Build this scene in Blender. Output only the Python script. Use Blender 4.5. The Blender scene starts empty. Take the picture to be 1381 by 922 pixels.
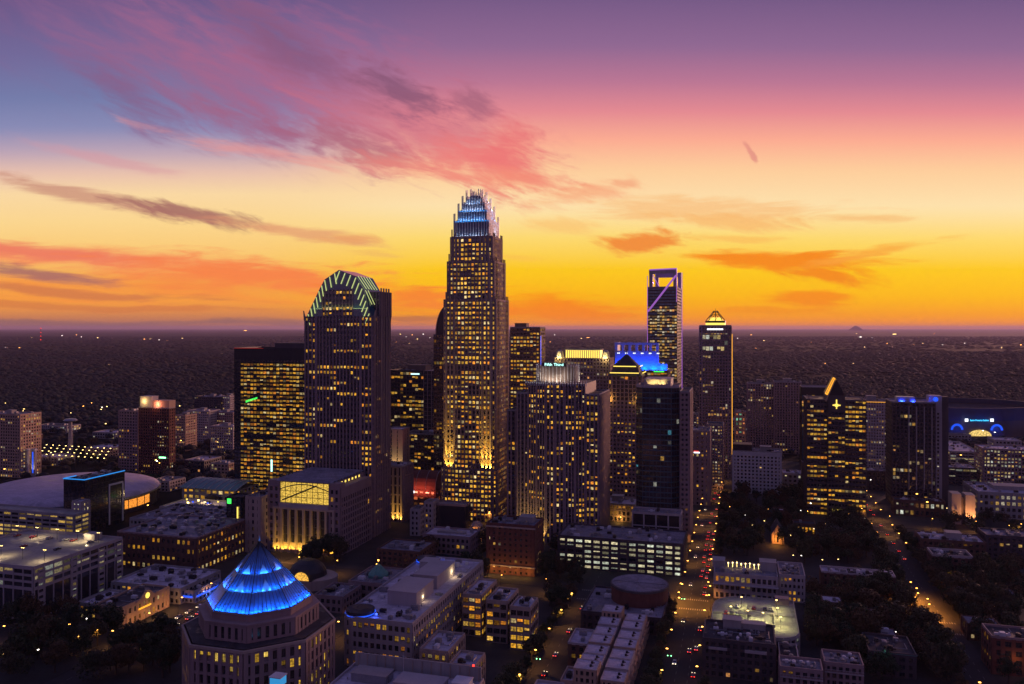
import bpy, math, random
import numpy as np
from mathutils import Vector, Matrix
R = math.radians
rng = random.Random(7)
npr = np.random.default_rng(11)
SC = bpy.context.scene
COL = SC.collection

# ------------------------------------------------------------------ camera, world, sun, exposure
F, CX, HY, H = 1084.0, 690.5, 443.0, 155.0      # focal length in photo pixels, centre column, horizon row, eye height
cam = bpy.data.cameras.new('camera')
cam.sensor_width = 36.0
cam.lens = 36.0 * F / 1381.0
cam.shift_y = -19.0 / 1381.0
cam.clip_start = 1.0
cam.clip_end = 250000.0
camo = bpy.data.objects.new('camera', cam)
COL.objects.link(camo)
camo.location = (0, 0, H)
camo.rotation_euler = (R(90), 0, 0)
SC.camera = camo
SC.view_settings.view_transform = 'Standard'
SC.view_settings.look = 'None'
SC.view_settings.gamma = 1.0
SC.view_settings.use_curve_mapping = False
SC.view_settings.exposure = 0.0
SC.cycles.use_denoising = True
SC.cycles.max_bounces = 5
SC.cycles.diffuse_bounces = 2
SC.cycles.glossy_bounces = 3
SC.cycles.volume_bounces = 1
SC.cycles.sample_clamp_indirect = 3.0
SC.cycles.caustics_reflective = False
SC.cycles.caustics_refractive = False

def lin(c):
    return tuple((v / 255 / 12.92) if v / 255 <= 0.04045 else ((v / 255 + 0.055) / 1.055) ** 2.4 for v in c) + (1.0,)

SUN_AZ, SUN_EL = R(44), R(5.5)
world = bpy.data.worlds.new('World')
SC.world = world
world.use_nodes = True
WT = world.node_tree
WT.nodes.clear()

class Nodes:
    """tiny expression builder on a node tree"""
    def __init__(self, nt): self.nt = nt
    def put(self, sock, v):
        if v is None: return
        if hasattr(v, 'is_output'): self.nt.links.new(v, sock)
        else: sock.default_value = v
    def m(self, op, a, b=None, c=None, clamp=False):
        n = self.nt.nodes.new('ShaderNodeMath'); n.operation = op; n.use_clamp = clamp
        for i, v in enumerate((a, b, c)): self.put(n.inputs[i], v)
        return n.outputs[0]
    def ss(self, v, lo, hi, t0=0.0, t1=1.0):
        n = self.nt.nodes.new('ShaderNodeMapRange'); n.interpolation_type = 'SMOOTHSTEP'
        for i, x in enumerate((v, lo, hi, t0, t1)): self.put(n.inputs[i], x)
        return n.outputs[0]
    def mix(self, f, a, b, mode='MIX'):
        n = self.nt.nodes.new('ShaderNodeMix'); n.data_type = 'RGBA'; n.blend_type = mode
        self.put(n.inputs[0], f); self.put(n.inputs[6], a); self.put(n.inputs[7], b)
        return n.outputs[2]
    def ramp(self, v, stops, interp='LINEAR'):
        n = self.nt.nodes.new('ShaderNodeValToRGB'); cr = n.color_ramp; cr.interpolation = interp
        while len(cr.elements) < len(stops): cr.elements.new(0.5)
        for e, (p, c) in zip(cr.elements, stops): e.position = p; e.color = c
        self.put(n.inputs[0], v)
        return n.outputs[0]
    def noise(self, vec, scale, detail=4, rough=0.55, dist=0.0):
        n = self.nt.nodes.new('ShaderNodeTexNoise')
        self.put(n.inputs['Vector'], vec); n.inputs['Scale'].default_value = scale
        n.inputs['Detail'].default_value = detail; n.inputs['Roughness'].default_value = rough
        n.inputs['Distortion'].default_value = dist
        return n.outputs[0]
    def xyz(self, x, y, z=0.0):
        n = self.nt.nodes.new('ShaderNodeCombineXYZ')
        for i, v in enumerate((x, y, z)): self.put(n.inputs[i], v)
        return n.outputs[0]

def build_world():
    X = Nodes(WT)
    tc = WT.nodes.new('ShaderNodeTexCoord')
    sep = WT.nodes.new('ShaderNodeSeparateXYZ')
    WT.links.new(tc.outputs['Generated'], sep.inputs[0])
    x, y, z = sep.outputs
    A0 = X.m('MULTIPLY', X.m('ARCTAN2', x, y), 1000.0)            # azimuth, milliradians from straight ahead
    E0 = X.m('MULTIPLY', X.m('ARCSINE', z), 1000.0)               # elevation, milliradians
    wv = X.xyz(X.m('MULTIPLY', A0, 0.006), X.m('MULTIPLY', E0, 0.013))
    n1 = WT.nodes.new('ShaderNodeTexNoise'); WT.links.new(wv, n1.inputs['Vector'])
    n1.inputs['Scale'].default_value = 1.0; n1.inputs['Detail'].default_value = 3
    sc = WT.nodes.new('ShaderNodeSeparateColor'); WT.links.new(n1.outputs['Color'], sc.inputs[0])
    A = X.m('ADD', A0, X.m('MULTIPLY', X.m('SUBTRACT', sc.outputs[0], 0.5), 36.0))
    E = X.m('ADD', E0, X.m('MULTIPLY', X.m('SUBTRACT', sc.outputs[1], 0.5), 20.0))
    cz = X.m('COSINE', X.m('MAXIMUM', X.m('MINIMUM', X.m('DIVIDE', A0, 1000.0), .62), -.62))
    Eb = X.m('DIVIDE', X.m('MAXIMUM', E0, 0.0), cz)              # the colour bands sag towards both sides of the glow
    e = X.m('DIVIDE', Eb, 1600.0)
    def rmp(st, q=1.0): return X.ramp(X.m('DIVIDE', e, q), [(a / 1600.0, lin(c)) for a, c in st])
    right = rmp([(0, (252, 138, 0)), (14, (253, 156, 0)), (38, (254, 184, 0)), (70, (254, 201, 22)), (105, (254, 217, 108)),
                 (142, (254, 226, 172)), (184, (254, 206, 156)), (218, (252, 172, 146)), (250, (228, 138, 146)), (283, (186, 118, 148)),
                 (321, (144, 104, 146)), (380, (112, 86, 132)), (500, (94, 82, 130)), (800, (86, 80, 128)), (1500, (80, 80, 132))], 1.053)
    left = rmp([(0, (168, 108, 92)), (11, (206, 128, 80)), (28, (250, 158, 60)), (53, (248, 165, 72)), (78, (252, 200, 108)),
                (119, (253, 215, 143)), (150, (251, 217, 163)), (173, (234, 194, 174)), (196, (190, 165, 182)), (222, (138, 140, 182)),
                (255, (116, 124, 170)), (299, (114, 106, 154)), (355, (108, 88, 136)), (500, (92, 82, 130)), (1500, (80, 80, 132))], 1.1)
    back = rmp([(0, (110, 82, 108)), (100, (126, 93, 126)), (200, (116, 92, 134)), (400, (94, 82, 128)), (800, (82, 78, 126)), (1500, (80, 80, 132))])
    base = X.mix(X.ss(A0, -330.0, -80.0), left, right)
    base = X.mix(X.ss(X.m('ABSOLUTE', X.m('SUBTRACT', A0, 150.0)), 800.0, 1700.0), base, back)
    # wispy noise fields: one lying flat, one combed along the drift of the high cloud
    def field(ang, sx, sy, det, seed):
        c, s = math.cos(R(ang)), math.sin(R(ang))
        a = X.m('ADD', X.m('MULTIPLY', A, c), X.m('MULTIPLY', E, -s))
        b = X.m('ADD', X.m('MULTIPLY', A, s), X.m('MULTIPLY', E, c))
        return X.noise(X.xyz(X.m('MULTIPLY', a, sx), X.m('MULTIPLY', b, sy), seed), 1.0, det, 0.62, 0.5)
    flat = field(3, 0.009, 0.06, 7, 1.3)
    comb = field(20, 0.012, 0.045, 8, 4.1)
    wisp = field(-14, 0.016, 0.06, 6, 9.7)
    fine = field(14, 0.034, 0.13, 8, 15.2)
    combf = X.m('ADD', X.m('MULTIPLY', comb, .62), X.m('MULTIPLY', fine, .38))
    flat2 = X.m('ADD', X.m('MULTIPLY', flat, .6), X.m('MULTIPLY', field(-2, 0.016, 0.14, 5, 22.0), .4))
    clouds = [  # photo column, row, half length, half thickness, tilt (down to the right), colour, opacity, field, softness
        (230, 60, 330, 130, 12, (142, 98, 142), .62, comb, 1.2), (330, 120, 270, 100, 14, (164, 102, 138), .62, combf, 1.0),
        (470, 120, 290, 105, 17, (176, 102, 138), .75, combf, 1.0), (580, 180, 220, 80, 14, (218, 124, 136), .75, combf, 1.0),
        (650, 220, 130, 42, 8, (240, 126, 120), .8, combf, .9), (685, 205, 64, 56, -20, (238, 116, 116), .7, combf, .9),
        (400, 70, 190, 42, 24, (118, 84, 122), .6, combf, 1.0), (540, 118, 90, 28, 24, (120, 80, 112), .7, combf, .8),
        (640, 140, 44, 24, 5, (150, 92, 118), .6, combf, .9), (170, 130, 110, 40, 24, (130, 88, 128), .5, combf, 1.1),
        (470, 190, 130, 30, 15, (172, 96, 116), .6, combf, .9), (330, 160, 150, 26, 18, (162, 96, 128), .5, combf, 1.0), (590, 232, 140, 22, 8, (244, 142, 124), .6, combf, .9), (700, 246, 110, 22, 4, (246, 146, 118), .65, combf, .9),
        (360, 205, 190, 12, 6, (238, 152, 142), .55, flat, .8), (130, 212, 120, 11, 8, (216, 152, 160), .5, flat, .9),
        (120, 264, 190, 15, 10, (202, 142, 122), .8, flat2, .7), (265, 290, 130, 17, 8, (164, 104, 100), .9, combf, .7),
        (400, 316, 150, 13, 7, (226, 150, 112), .7, flat2, .8), (470, 325, 46, 11, 0, (236, 158, 100), .6, combf, .8), (500, 345, 60, 6, 4, (238, 178, 100), .5, flat2, .8),
        (200, 386, 430, 30, 1, (250, 140, 62), .55, flat, 1.0), (150, 352, 460, 24, 2, (247, 136, 92), .85, flat2, .9), (60, 340, 180, 16, 6, (238, 122, 98), .8, flat2, .8),
        (330, 372, 270, 28, 1, (250, 132, 70), .9, flat2, .8), (40, 366, 150, 14, 6, (164, 106, 104), .85, flat2, .8),
        (90, 392, 260, 9, 3, (206, 116, 74), .7, flat2, .7), (150, 414, 320, 7, 1, (216, 124, 66), .7, flat2, .7), (560, 402, 140, 24, 5, (250, 134, 46), .95, flat, .8),
        (760, 418, 160, 26, 3, (252, 134, 14), .9, flat2, .8), (130, 436, 480, 8, 0, (150, 102, 96), .85, flat, .8),
        (560, 430, 100, 6, 0, (192, 112, 66), .8, flat2, .7), (860, 328, 70, 20, -3, (242, 138, 56), .95, combf, .7),
        (1060, 352, 170, 17, 2, (247, 134, 18), .95, flat2, .7), (1115, 370, 80, 18, 8, (245, 132, 20), .9, combf, .8),
        (1080, 404, 64, 15, 0, (248, 138, 16), .9, flat2, .7), (940, 282, 210, 20, 3, (249, 188, 122), .7, flat2, .7),
        (985, 298, 140, 15, 4, (249, 184, 108), .75, combf, .8), (1180, 343, 120, 10, -9, (250, 166, 60), .8, flat2, .7), (980, 322, 90, 7, 2, (251, 184, 90), .6, flat2, .7),
        (1165, 296, 66, 8, 2, (247, 188, 118), .75, flat2, .7), (1013, 205, 17, 4.5, 65, (226, 142, 130), .8, combf, .7),
        (780, 262, 110, 20, -8, (247, 164, 122), .7, combf, .9), (760, 305, 70, 14, 0, (251, 192, 110), .6, combf, .9),
        (845, 248, 28, 8, 5, (245, 172, 130), .65, combf, .8), (1030, 421, 110, 7, 0, (248, 146, 14), .7, flat2, .7), (700, 350, 60, 7, 3, (251, 190, 80), .5, flat2, .7)]
    out = base
    for px, py, la, lb, ang, c, op, fld, soft in clouds:
        ca = 1000 * math.atan((px - CX) / F)
        rr = math.hypot(F, px - CX)
        ce = 1000 * math.atan((HY - py) / rr)
        k = 1000.0 / rr
        cs, sn = math.cos(R(ang)), math.sin(R(ang))
        da, de = X.m('SUBTRACT', A, ca), X.m('SUBTRACT', E, ce)
        u = X.m('ADD', X.m('MULTIPLY', da, cs / (la * k)), X.m('MULTIPLY', de, -sn / (la * k)))
        v = X.m('ADD', X.m('MULTIPLY', da, sn / (lb * k)), X.m('MULTIPLY', de, cs / (lb * k)))
        r = X.m('SQRT', X.m('ADD', X.m('MULTIPLY', u, u), X.m('MULTIPLY', v, v)))
        f = X.m('ADD', X.m('SUBTRACT', 0.97, r), X.m('MULTIPLY', X.m('SUBTRACT', fld, 0.5), 2.1 if lb > 65 else 2.9))
        out = X.mix(X.m('MULTIPLY', X.ss(f, -0.05, soft), op), out, lin(c))
    # a little physical dusk sky on top of the afterglow
    sky = WT.nodes.new('ShaderNodeTexSky'); sky.sky_type = 'NISHITA'; sky.sun_disc = False
    sky.sun_elevation = SUN_EL; sky.sun_rotation = SUN_AZ
    b1 = WT.nodes.new('ShaderNodeBackground'); WT.links.new(out, b1.inputs[0]); b1.inputs[1].default_value = 1.0
    b2 = WT.nodes.new('ShaderNodeBackground'); WT.links.new(sky.outputs[0], b2.inputs[0]); b2.inputs[1].default_value = 0.001
    ad = WT.nodes.new('ShaderNodeAddShader')
    WT.links.new(b1.outputs[0], ad.inputs[0]); WT.links.new(b2.outputs[0], ad.inputs[1])
    o = WT.nodes.new('ShaderNodeOutputWorld'); WT.links.new(ad.outputs[0], o.inputs[0])
    world.cycles.sampling_method = 'MANUAL'; world.cycles.sample_map_resolution = 512
build_world()

sun = bpy.data.lights.new('sun', 'SUN')
sun.energy = 2.4; sun.angle = R(12.0); sun.color = (1.0, 0.46, 0.36)
suno = bpy.data.objects.new('sun', sun); COL.objects.link(suno)
suno.rotation_euler = Vector((math.sin(SUN_AZ) * math.cos(SUN_EL), math.cos(SUN_AZ) * math.cos(SUN_EL), math.sin(SUN_EL))).to_track_quat('Z', 'Y').to_euler()

# ------------------------------------------------------------------ materials
MATS = {}
def new_mat(name):
    m = bpy.data.materials.new(name); m.use_nodes = True; MATS[name] = m
    return m, m.node_tree, m.node_tree.nodes['Principled BSDF']

def solid(name, col, rough=0.8, var=0.25, scale=0.15, metal=0.0, bump=0.0, streak=False):
    m, nt, p = new_mat(name); X = Nodes(nt)
    tc = nt.nodes.new('ShaderNodeTexCoord')
    vec = tc.outputs['Object']
    if streak:
        mp = nt.nodes.new('ShaderNodeMapping'); mp.inputs['Scale'].default_value = (1, 1, 0.12)
        nt.links.new(vec, mp.inputs[0]); vec = mp.outputs[0]
    n = X.noise(vec, scale, 6, 0.65)
    n2 = X.noise(vec, scale * 9, 3, 0.6)
    f = X.m('ADD', X.m('MULTIPLY', n, 0.7), X.m('MULTIPLY', n2, 0.3))
    lo = tuple(v * (1 - var) for v in col) + (1,); hi = tuple(min(1, v * (1 + var)) for v in col) + (1,)
    nt.links.new(X.ramp(f, [(0.32, lo), (0.68, hi)]), p.inputs['Base Color'])
    p.inputs['Roughness'].default_value = rough; p.inputs['Metallic'].default_value = metal
    if bump:
        b = nt.nodes.new('ShaderNodeBump'); b.inputs['Strength'].default_value = bump; b.inputs['Distance'].default_value = 0.1
        nt.links.new(n2, b.inputs['Height']); nt.links.new(b.outputs[0], p.inputs['Normal'])
    return m

def emis(name, col, s, sample=False):
    m, nt, p = new_mat(name)
    p.inputs['Base Color'].default_value = (0.02, 0.02, 0.02, 1)
    p.inputs['Emission Color'].default_value = tuple(col) + (1,)
    p.inputs['Emission Strength'].default_value = s
    if not sample: m.cycles.emission_sampling = 'NONE'
    return m

solid('stone_mauve', (.30, .215, .215), .8, .2, .1, streak=True)
solid('stone_brown', (.20, .145, .12), .8, .25, .1, streak=True)
solid('stone_dark', (.075, .062, .07), .6, .25, .1, streak=True)
solid('stone_beige', (.40, .31, .26), .85, .18, .1, streak=True)
solid('stone_pale', (.42, .37, .37), .85, .15, .1, streak=True)
solid('concrete', (.34, .32, .31), .9, .22, .12, streak=True)
solid('brick_red', (.15, .058, .045), .9, .25, .3)
solid('brick_brown', (.14, .075, .055), .9, .25, .3)
solid('stucco_peach', (.48, .33, .24), .9, .15, .2)
solid('metal_dark', (.04, .04, .045), .45, .2, .3, metal=.5)
solid('navy_panel', (.012, .03, .085), .6, .2, .1)
solid('metal_blue', (.08, .15, .20), .4, .2, .3, metal=.3)
solid('metal_grey', (.30, .30, .32), .45, .2, .3, metal=.6)
solid('metal_white', (.62, .62, .65), .5, .12, .3)
def roof_mat(name, col, var):
    """roofing felt: sheets with seams, old stains, damp patches"""
    m, nt, p = new_mat(name); X = Nodes(nt)
    tc = nt.nodes.new('ShaderNodeTexCoord'); vec = tc.outputs['Object']
    br = nt.nodes.new('ShaderNodeTexBrick'); nt.links.new(vec, br.inputs['Vector'])
    br.inputs['Scale'].default_value = 1.0; br.inputs['Brick Width'].default_value = 9.0; br.inputs['Row Height'].default_value = 2.6; br.inputs['Mortar Size'].default_value = .07
    br.inputs['Color1'].default_value = (1, 1, 1, 1); br.inputs['Color2'].default_value = (.82, .82, .84, 1); br.inputs['Mortar'].default_value = (.5, .5, .52, 1)
    n = X.noise(vec, .07, 6, .68, 1.0); n2 = X.noise(vec, .5, 5, .65)
    lo = tuple(v * (1 - var) for v in col) + (1,); hi = tuple(min(1, v * (1 + var)) for v in col) + (1,)
    c = X.ramp(X.m('ADD', X.m('MULTIPLY', n, .6), X.m('MULTIPLY', n2, .4)), [(.36, lo), (.5, tuple(col) + (1,)), (.64, hi)])
    damp = X.ss(X.noise(vec, .12, 3, .5, .6), .56, .64)
    c = X.mix(X.m('MULTIPLY', damp, .5), c, tuple(v * .45 for v in col) + (1,))
    nt.links.new(X.mix(1.0, c, br.outputs['Color'], 'MULTIPLY'), p.inputs['Base Color'])
    nt.links.new(X.ss(damp, 0, 1, .9, .35), p.inputs['Roughness'])
roof_mat('roof_grey', (.26, .24, .275), .4); roof_mat('roof_pale', (.60, .54, .60), .3); roof_mat('roof_dark', (.055, .052, .062), .45); roof_mat('roof_deck', (.36, .34, .30), .25)
solid('roof_teal', (.10, .24, .25), .5, .25, .2, metal=.3)
solid('copper_green', (.10, .30, .24), .6, .3, .5)
solid('asphalt', (.026, .026, .03), .85, .3, .05)
solid('paving', (.03, .03, .031), .9, .45, .08)
solid('line_paint', (.2, .2, .19), .8, .15, .4)
solid('bark', (.06, .045, .035), .95, .3, 2.0)
solid('panel_blue', (.36, .42, .54), .35, .08, .2)
solid('crown_glass', (.10, .14, .22), .3, .08, .2)
solid('fin_pale', (.58, .58, .62), .4, .08, .2)
roof_mat('dome_white', (.58, .50, .58), .12)
solid('tyre', (.02, .02, .02), .9)

def glass_mat(name, tint, rough=0.12):
    m, nt, p = new_mat(name); X = Nodes(nt)
    at = nt.nodes.new('ShaderNodeAttribute'); at.attribute_name = 'col'
    nt.links.new(X.mix(1.0, tuple(tint) + (1,), at.outputs['Color'], 'MULTIPLY'), p.inputs['Base Color'])
    p.inputs['Roughness'].default_value = rough
    p.inputs['IOR'].default_value = 2.1
    tc = nt.nodes.new('ShaderNodeTexCoord')
    b = nt.nodes.new('ShaderNodeBump'); b.inputs['Strength'].default_value = 0.05; b.inputs['Distance'].default_value = 0.3
    nt.links.new(X.noise(tc.outputs['Object'], 0.35, 2), b.inputs['Height']); nt.links.new(b.outputs[0], p.inputs['Normal'])
    return m
glass_mat('glass_dark', (.028, .028, .036))
glass_mat('glass_blue', (.022, .10, .16), .08)
glass_mat('glass_teal', (.02, .05, .055), .1)

def lit_mat(name):
    """a lamp-lit room behind a pane: colour and level per pane, blinds, furniture and ceiling lamps as fine noise"""
    m, nt, p = new_mat(name); X = Nodes(nt)
    at = nt.nodes.new('ShaderNodeAttribute'); at.attribute_name = 'col'
    g = nt.nodes.new('ShaderNodeNewGeometry')
    mp = nt.nodes.new('ShaderNodeMapping'); mp.inputs['Scale'].default_value = (1, 1, 1.6)
    nt.links.new(g.outputs['Position'], mp.inputs[0])
    f = X.noise(mp.outputs[0], 0.9, 3, 0.6)
    nt.links.new(at.outputs['Color'], p.inputs['Emission Color'])
    nt.links.new(X.ss(f, 0.30, 0.66, 0.25, 1.15), p.inputs['Emission Strength'])
    p.inputs['Base Color'].default_value = (.03, .03, .03, 1); p.inputs['Roughness'].default_value = 0.2
    m.cycles.emission_sampling = 'NONE'
    return m
lit_mat('room_light')

emis('led_blue', (.015, .10, 1.0), 1.2); emis('led_cyan', (.02, .26, .8), 1.1); emis('led_purple', (.36, .12, .55), 0.9)
emis('led_yellow', (1, .72, .12), 1.5); emis('led_lime', (.74, .84, .30), .85); emis('led_white', (.9, .92, 1.0), 2.2)
emis('led_green', (.05, .9, .1), 2.0); emis('led_red', (1, .05, .03), 1.2); emis('led_gold', (1, .42, .03), 1.3)
emis('led_blue_dim', (.01, .09, .9), 1.0); emis('led_gold_dim', (1, .38, .03), .4); emis('led_cyan_dim', (.04, .34, .75), .8)
emis('lamp_orange', (1, .42, .07), 9); emis('lamp_white', (1, .93, .8), 6); emis('lamp_yellow', (1, .70, .22), 7); emis('lamp_blue', (.6, .75, 1), 12)
emis('tail_red', (1, .03, .015), 4.5); emis('head_white', (1, .8, .5), 6.0); emis('sign_cyan', (.05, .55, 1.0), 2.0); emis('sign_teal', (.5, 1.0, .9), 2.2)
emis('signal_green', (.2, 1.0, .35), 8.0); emis('led_purple_dim', (.35, .2, .7), .6)

def crown_mat():
    m, nt, p = new_mat('leaf'); X = Nodes(nt)
    oi = nt.nodes.new('ShaderNodeObjectInfo')
    at = nt.nodes.new('ShaderNodeAttribute'); at.attribute_name = 'col'
    c = X.ramp(oi.outputs['Random'], [(0, (.028, .045, .02, 1)), (.5, (.045, .055, .024, 1)), (.8, (.07, .055, .025, 1)), (1, (.09, .05, .022, 1))])
    nt.links.new(X.mix(1.0, c, at.outputs['Color'], 'MULTIPLY'), p.inputs['Base Color'])
    p.inputs['Roughness'].default_value = 0.8
    m2, nt, p = new_mat('forest_leaf'); X = Nodes(nt)
    at = nt.nodes.new('ShaderNodeAttribute'); at.attribute_name = 'col'
    nt.links.new(at.outputs['Color'], p.inputs['Base Color']); p.inputs['Roughness'].default_value = 0.9
crown_mat()

def ground_mat():
    m, nt, p = new_mat('ground_mix'); X = Nodes(nt)
    g = nt.nodes.new('ShaderNodeNewGeometry')
    pos = g.outputs['Position']
    a = X.noise(pos, 0.0011, 6, 0.62); b = X.noise(pos, 0.012, 5, 0.6); c = X.noise(pos, 0.09, 4, 0.6)
    f = X.m('ADD', X.m('MULTIPLY', a, 0.4), X.m('ADD', X.m('MULTIPLY', b, 0.35), X.m('MULTIPLY', c, 0.25)))
    nt.links.new(X.ramp(f, [(.36, (.014, .018, .013, 1)), (.5, (.021, .022, .018, 1)), (.58, (.028, .024, .021, 1)), (.7, (.038, .034, .033, 1))]), p.inputs['Base Color'])
    p.inputs['Roughness'].default_value = 1.0
    p.inputs['Specular IOR Level'].default_value = 0.1
ground_mat()

# ------------------------------------------------------------------ helpers
def tag(o, label=None, cat=None, group=None, kind=None):
    if label: o['label'] = label
    if cat: o['category'] = cat
    if group: o['group'] = group
    if kind: o['kind'] = kind
    return o

class MB:
    """collects polygons; build() links them as one mesh object"""
    def __init__(self): self.v = []; self.f = []; self.c = []; self.mi = []
    def poly(self, pts, col=(1, 1, 1), mi=0):
        n = len(self.v); self.v.extend(pts); self.f.append(tuple(range(n, n + len(pts)))); self.c.append(col); self.mi.append(mi)
    def box(self, x0, x1, y0, y1, z0, z1, bottom=False):
        self.obox((x0, y0), (1, 0), (x1 - x0), (y1 - y0), z0, z1, True)
    def obox(self, p, u, w, dep, z0, z1, back=False):
        """box from corner p along u by w; its depth goes to the LEFT of u (inwards of a counter-clockwise outline)"""
        ux, uy = u; nx, ny = -uy, ux
        a = (p[0], p[1]); b = (a[0] + ux * w, a[1] + uy * w)
        c = (b[0] + nx * dep, b[1] + ny * dep); d = (a[0] + nx * dep, a[1] + ny * dep)
        n = len(self.v)
        self.v.extend([(q[0], q[1], z0) for q in (a, b, c, d)] + [(q[0], q[1], z1) for q in (a, b, c, d)])
        fs = [(0, 1, 5, 4), (1, 2, 6, 5), (3, 0, 4, 7), (4, 5, 6, 7), (3, 2, 1, 0)]
        if back: fs.append((2, 3, 7, 6))
        for q in fs: self.f.append(tuple(n + i for i in q)); self.c.append((1, 1, 1)); self.mi.append(0)
    def prism(self, poly, z0, z1, top=None):
        n = len(poly); top = top or poly; k = len(self.v)
        self.v.extend([(x, y, z0) for x, y in poly] + [(x, y, z1) for x, y in top])
        for i in range(n):
            j = (i + 1) % n; self.f.append((k + i, k + j, k + n + j, k + n + i)); self.c.append((1, 1, 1)); self.mi.append(0)
        self.f.append(tuple(range(k + n, k + 2 * n))); self.f.append(tuple(range(k + n - 1, k - 1, -1)))
        self.c += [(1, 1, 1)] * 2; self.mi += [0] * 2
    def cyl(self, x, y, z0, z1, r0, r1=None, n=12):
        r1 = r0 if r1 is None else r1
        pa = [(x + r0 * math.cos(t * 2 * math.pi / n), y + r0 * math.sin(t * 2 * math.pi / n)) for t in range(n)]
        pb = [(x + r1 * math.cos(t * 2 * math.pi / n), y + r1 * math.sin(t * 2 * math.pi / n)) for t in range(n)]
        self.prism(pa, z0, z1, pb)
    def bar(self, a, b, r, n=6):
        a, b = Vector(a), Vector(b); d = (b - a).normalized()
        s = d.orthogonal().normalized(); t = d.cross(s); k = len(self.v)
        for q in (a, b):
            for i in range(n):
                w = i * 2 * math.pi / n + math.pi / 4; self.v.append(tuple(q + s * (r * math.cos(w)) + t * (r * math.sin(w))))
        for i in range(n):
            j = (i + 1) % n; self.f.append((k + i, k + j, k + n + j, k + n + i)); self.c.append((1, 1, 1)); self.mi.append(0)
        self.f.append(tuple(range(k + n - 1, k - 1, -1))); self.f.append(tuple(range(k + n, k + 2 * n))); self.c += [(1, 1, 1)] * 2; self.mi += [0] * 2
    def mesh(self, name, mats):
        me = bpy.data.meshes.new(name); me.from_pydata(self.v, [], self.f)
        mats = [mats] if isinstance(mats, str) else mats
        for m in mats: me.materials.append(MATS[m])
        if len(mats) > 1: me.polygons.foreach_set('material_index', self.mi)
        at = me.attributes.new('col', 'FLOAT_COLOR', 'FACE')
        at.data.foreach_set('color', [x for c in self.c for x in (c[0], c[1], c[2], 1.0)])
        return me
    def build(self, name, mats, parent=None, label=None):
        o = bpy.data.objects.new(name, self.mesh(name, mats)); COL.objects.link(o)
        if parent is not None: o.parent = parent
        if label: o['label'] = label
        return o

def link(name, data, parent=None, loc=(0, 0, 0), rz=0.0, scale=None):
    o = bpy.data.objects.new(name, data); COL.objects.link(o)
    if parent is not None: o.parent = parent
    o.location = loc; o.rotation_euler = (0, 0, rz)
    if scale: o.scale = scale
    return o

def lamp(kind, name, parent, loc, energy, col, aim=None, size=None, spot=None):
    """a real lamp; aim is a direction in the parent's space"""
    l = bpy.data.lights.new(name, kind); l.energy = energy; l.color = col
    if kind == 'AREA':
        l.shape = 'RECTANGLE'; l.size, l.size_y = size
        l.spread = R(140)
    elif kind in ('POINT', 'SPOT'):
        l.shadow_soft_size = size or 0.2
        if spot: l.spot_size = R(spot); l.spot_blend = 0.6
    o = link(name, l, parent, loc)
    if aim is not None: o.rotation_euler = Vector(aim).to_track_quat('-Z', 'Y').to_euler()
    return o

# the street grid is turned 16 degrees from the view
TH = R(16.0); CT, ST = math.cos(TH), math.sin(TH)
U, V = Vector((CT, -ST, 0)), Vector((ST, CT, 0))
def P(px, d, z=0.0): return Vector(((px - CX) / F * d, d, z))
def dep_at(py, z=0.0): return (H - z) * F / (py - HY)
def z_at(py, d): return H - (py - HY) / F * d
def grid(p): return (p[0] * CT - p[1] * ST, p[0] * ST + p[1] * CT)
def ungrid(s, t, z=0.0): return U * s + V * t + Vector((0, 0, z))
RECTS = []
def foot(pxL, pxR, d, dep=None, pxB=None, nm=''):
    """footprint whose front-right ground corner is seen at column pxR at distance d: centre, width, depth"""
    n = P(pxR, d); k = (pxL - CX) / F
    w = (n.x - k * n.y) / (CT + k * ST)
    if dep is None:
        k2 = (pxB - CX) / F; dep = (k2 * n.y - n.x) / (ST - k2 * CT)
    c = n - U * (w / 2) + V * (dep / 2)
    s, t = grid(c)
    RECTS.append((s - w / 2, s + w / 2, t - dep / 2, t + dep / 2, nm))
    return c, w, dep
def rect(w, d, x=0.0, y=0.0): return [(x - w / 2, y - d / 2), (x + w / 2, y - d / 2), (x + w / 2, y + d / 2), (x - w / 2, y + d / 2)]
def chamfer(w, d, c): 
    a, b = w / 2, d / 2
    return [(-a + c, -b), (a - c, -b), (a, -b + c), (a, b - c), (a - c, b), (-a + c, b), (-a, b - c), (-a, -b + c)]
def ngon(r, n, rot=0.0, sx=1.0, sy=1.0, x=0, y=0):
    return [(x + sx * r * math.cos(rot + i * 2 * math.pi / n), y + sy * r * math.sin(rot + i * 2 * math.pi / n)) for i in range(n)]

YEL = [(1, .45, .03), (1, .51, .045), (1, .39, .025), (1, .57, .10), (1, .48, .04), (1, .33, .03), (1, .53, .06), (.95, .70, .3)]
WARM = [(1, .60, .16), (1, .72, .34), (1, .52, .09), (1, .85, .6), (1, .42, .12)]
PALE = [(1, .82, .42), (.95, .86, .55), (1, .72, .26), (.85, .9, .75)]
PANE = {}
def pane_mesh(w, h, col):
    k = (round(w, 1), round(h, 1), col)
    if k not in PANE:
        b = MB(); b.poly([(-w / 2, 0, 0), (w / 2, 0, 0), (w / 2, 0, h), (-w / 2, 0, h)], col)
        PANE[k] = b.mesh('window', 'room_light' if col != 0 else 'glass_dark') if col != 0 else None
    return PANE[k]
DARK = {}
def dark_pane(w, h, glass):
    k = (round(w, 1), round(h, 1), glass)
    if k not in DARK:
        b = MB(); b.poly([(-w / 2, 0, 0), (w / 2, 0, 0), (w / 2, 0, h), (-w / 2, 0, h)], (1, 1, 1)); DARK[k] = b.mesh('window', glass)
    return DARK[k]

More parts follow.
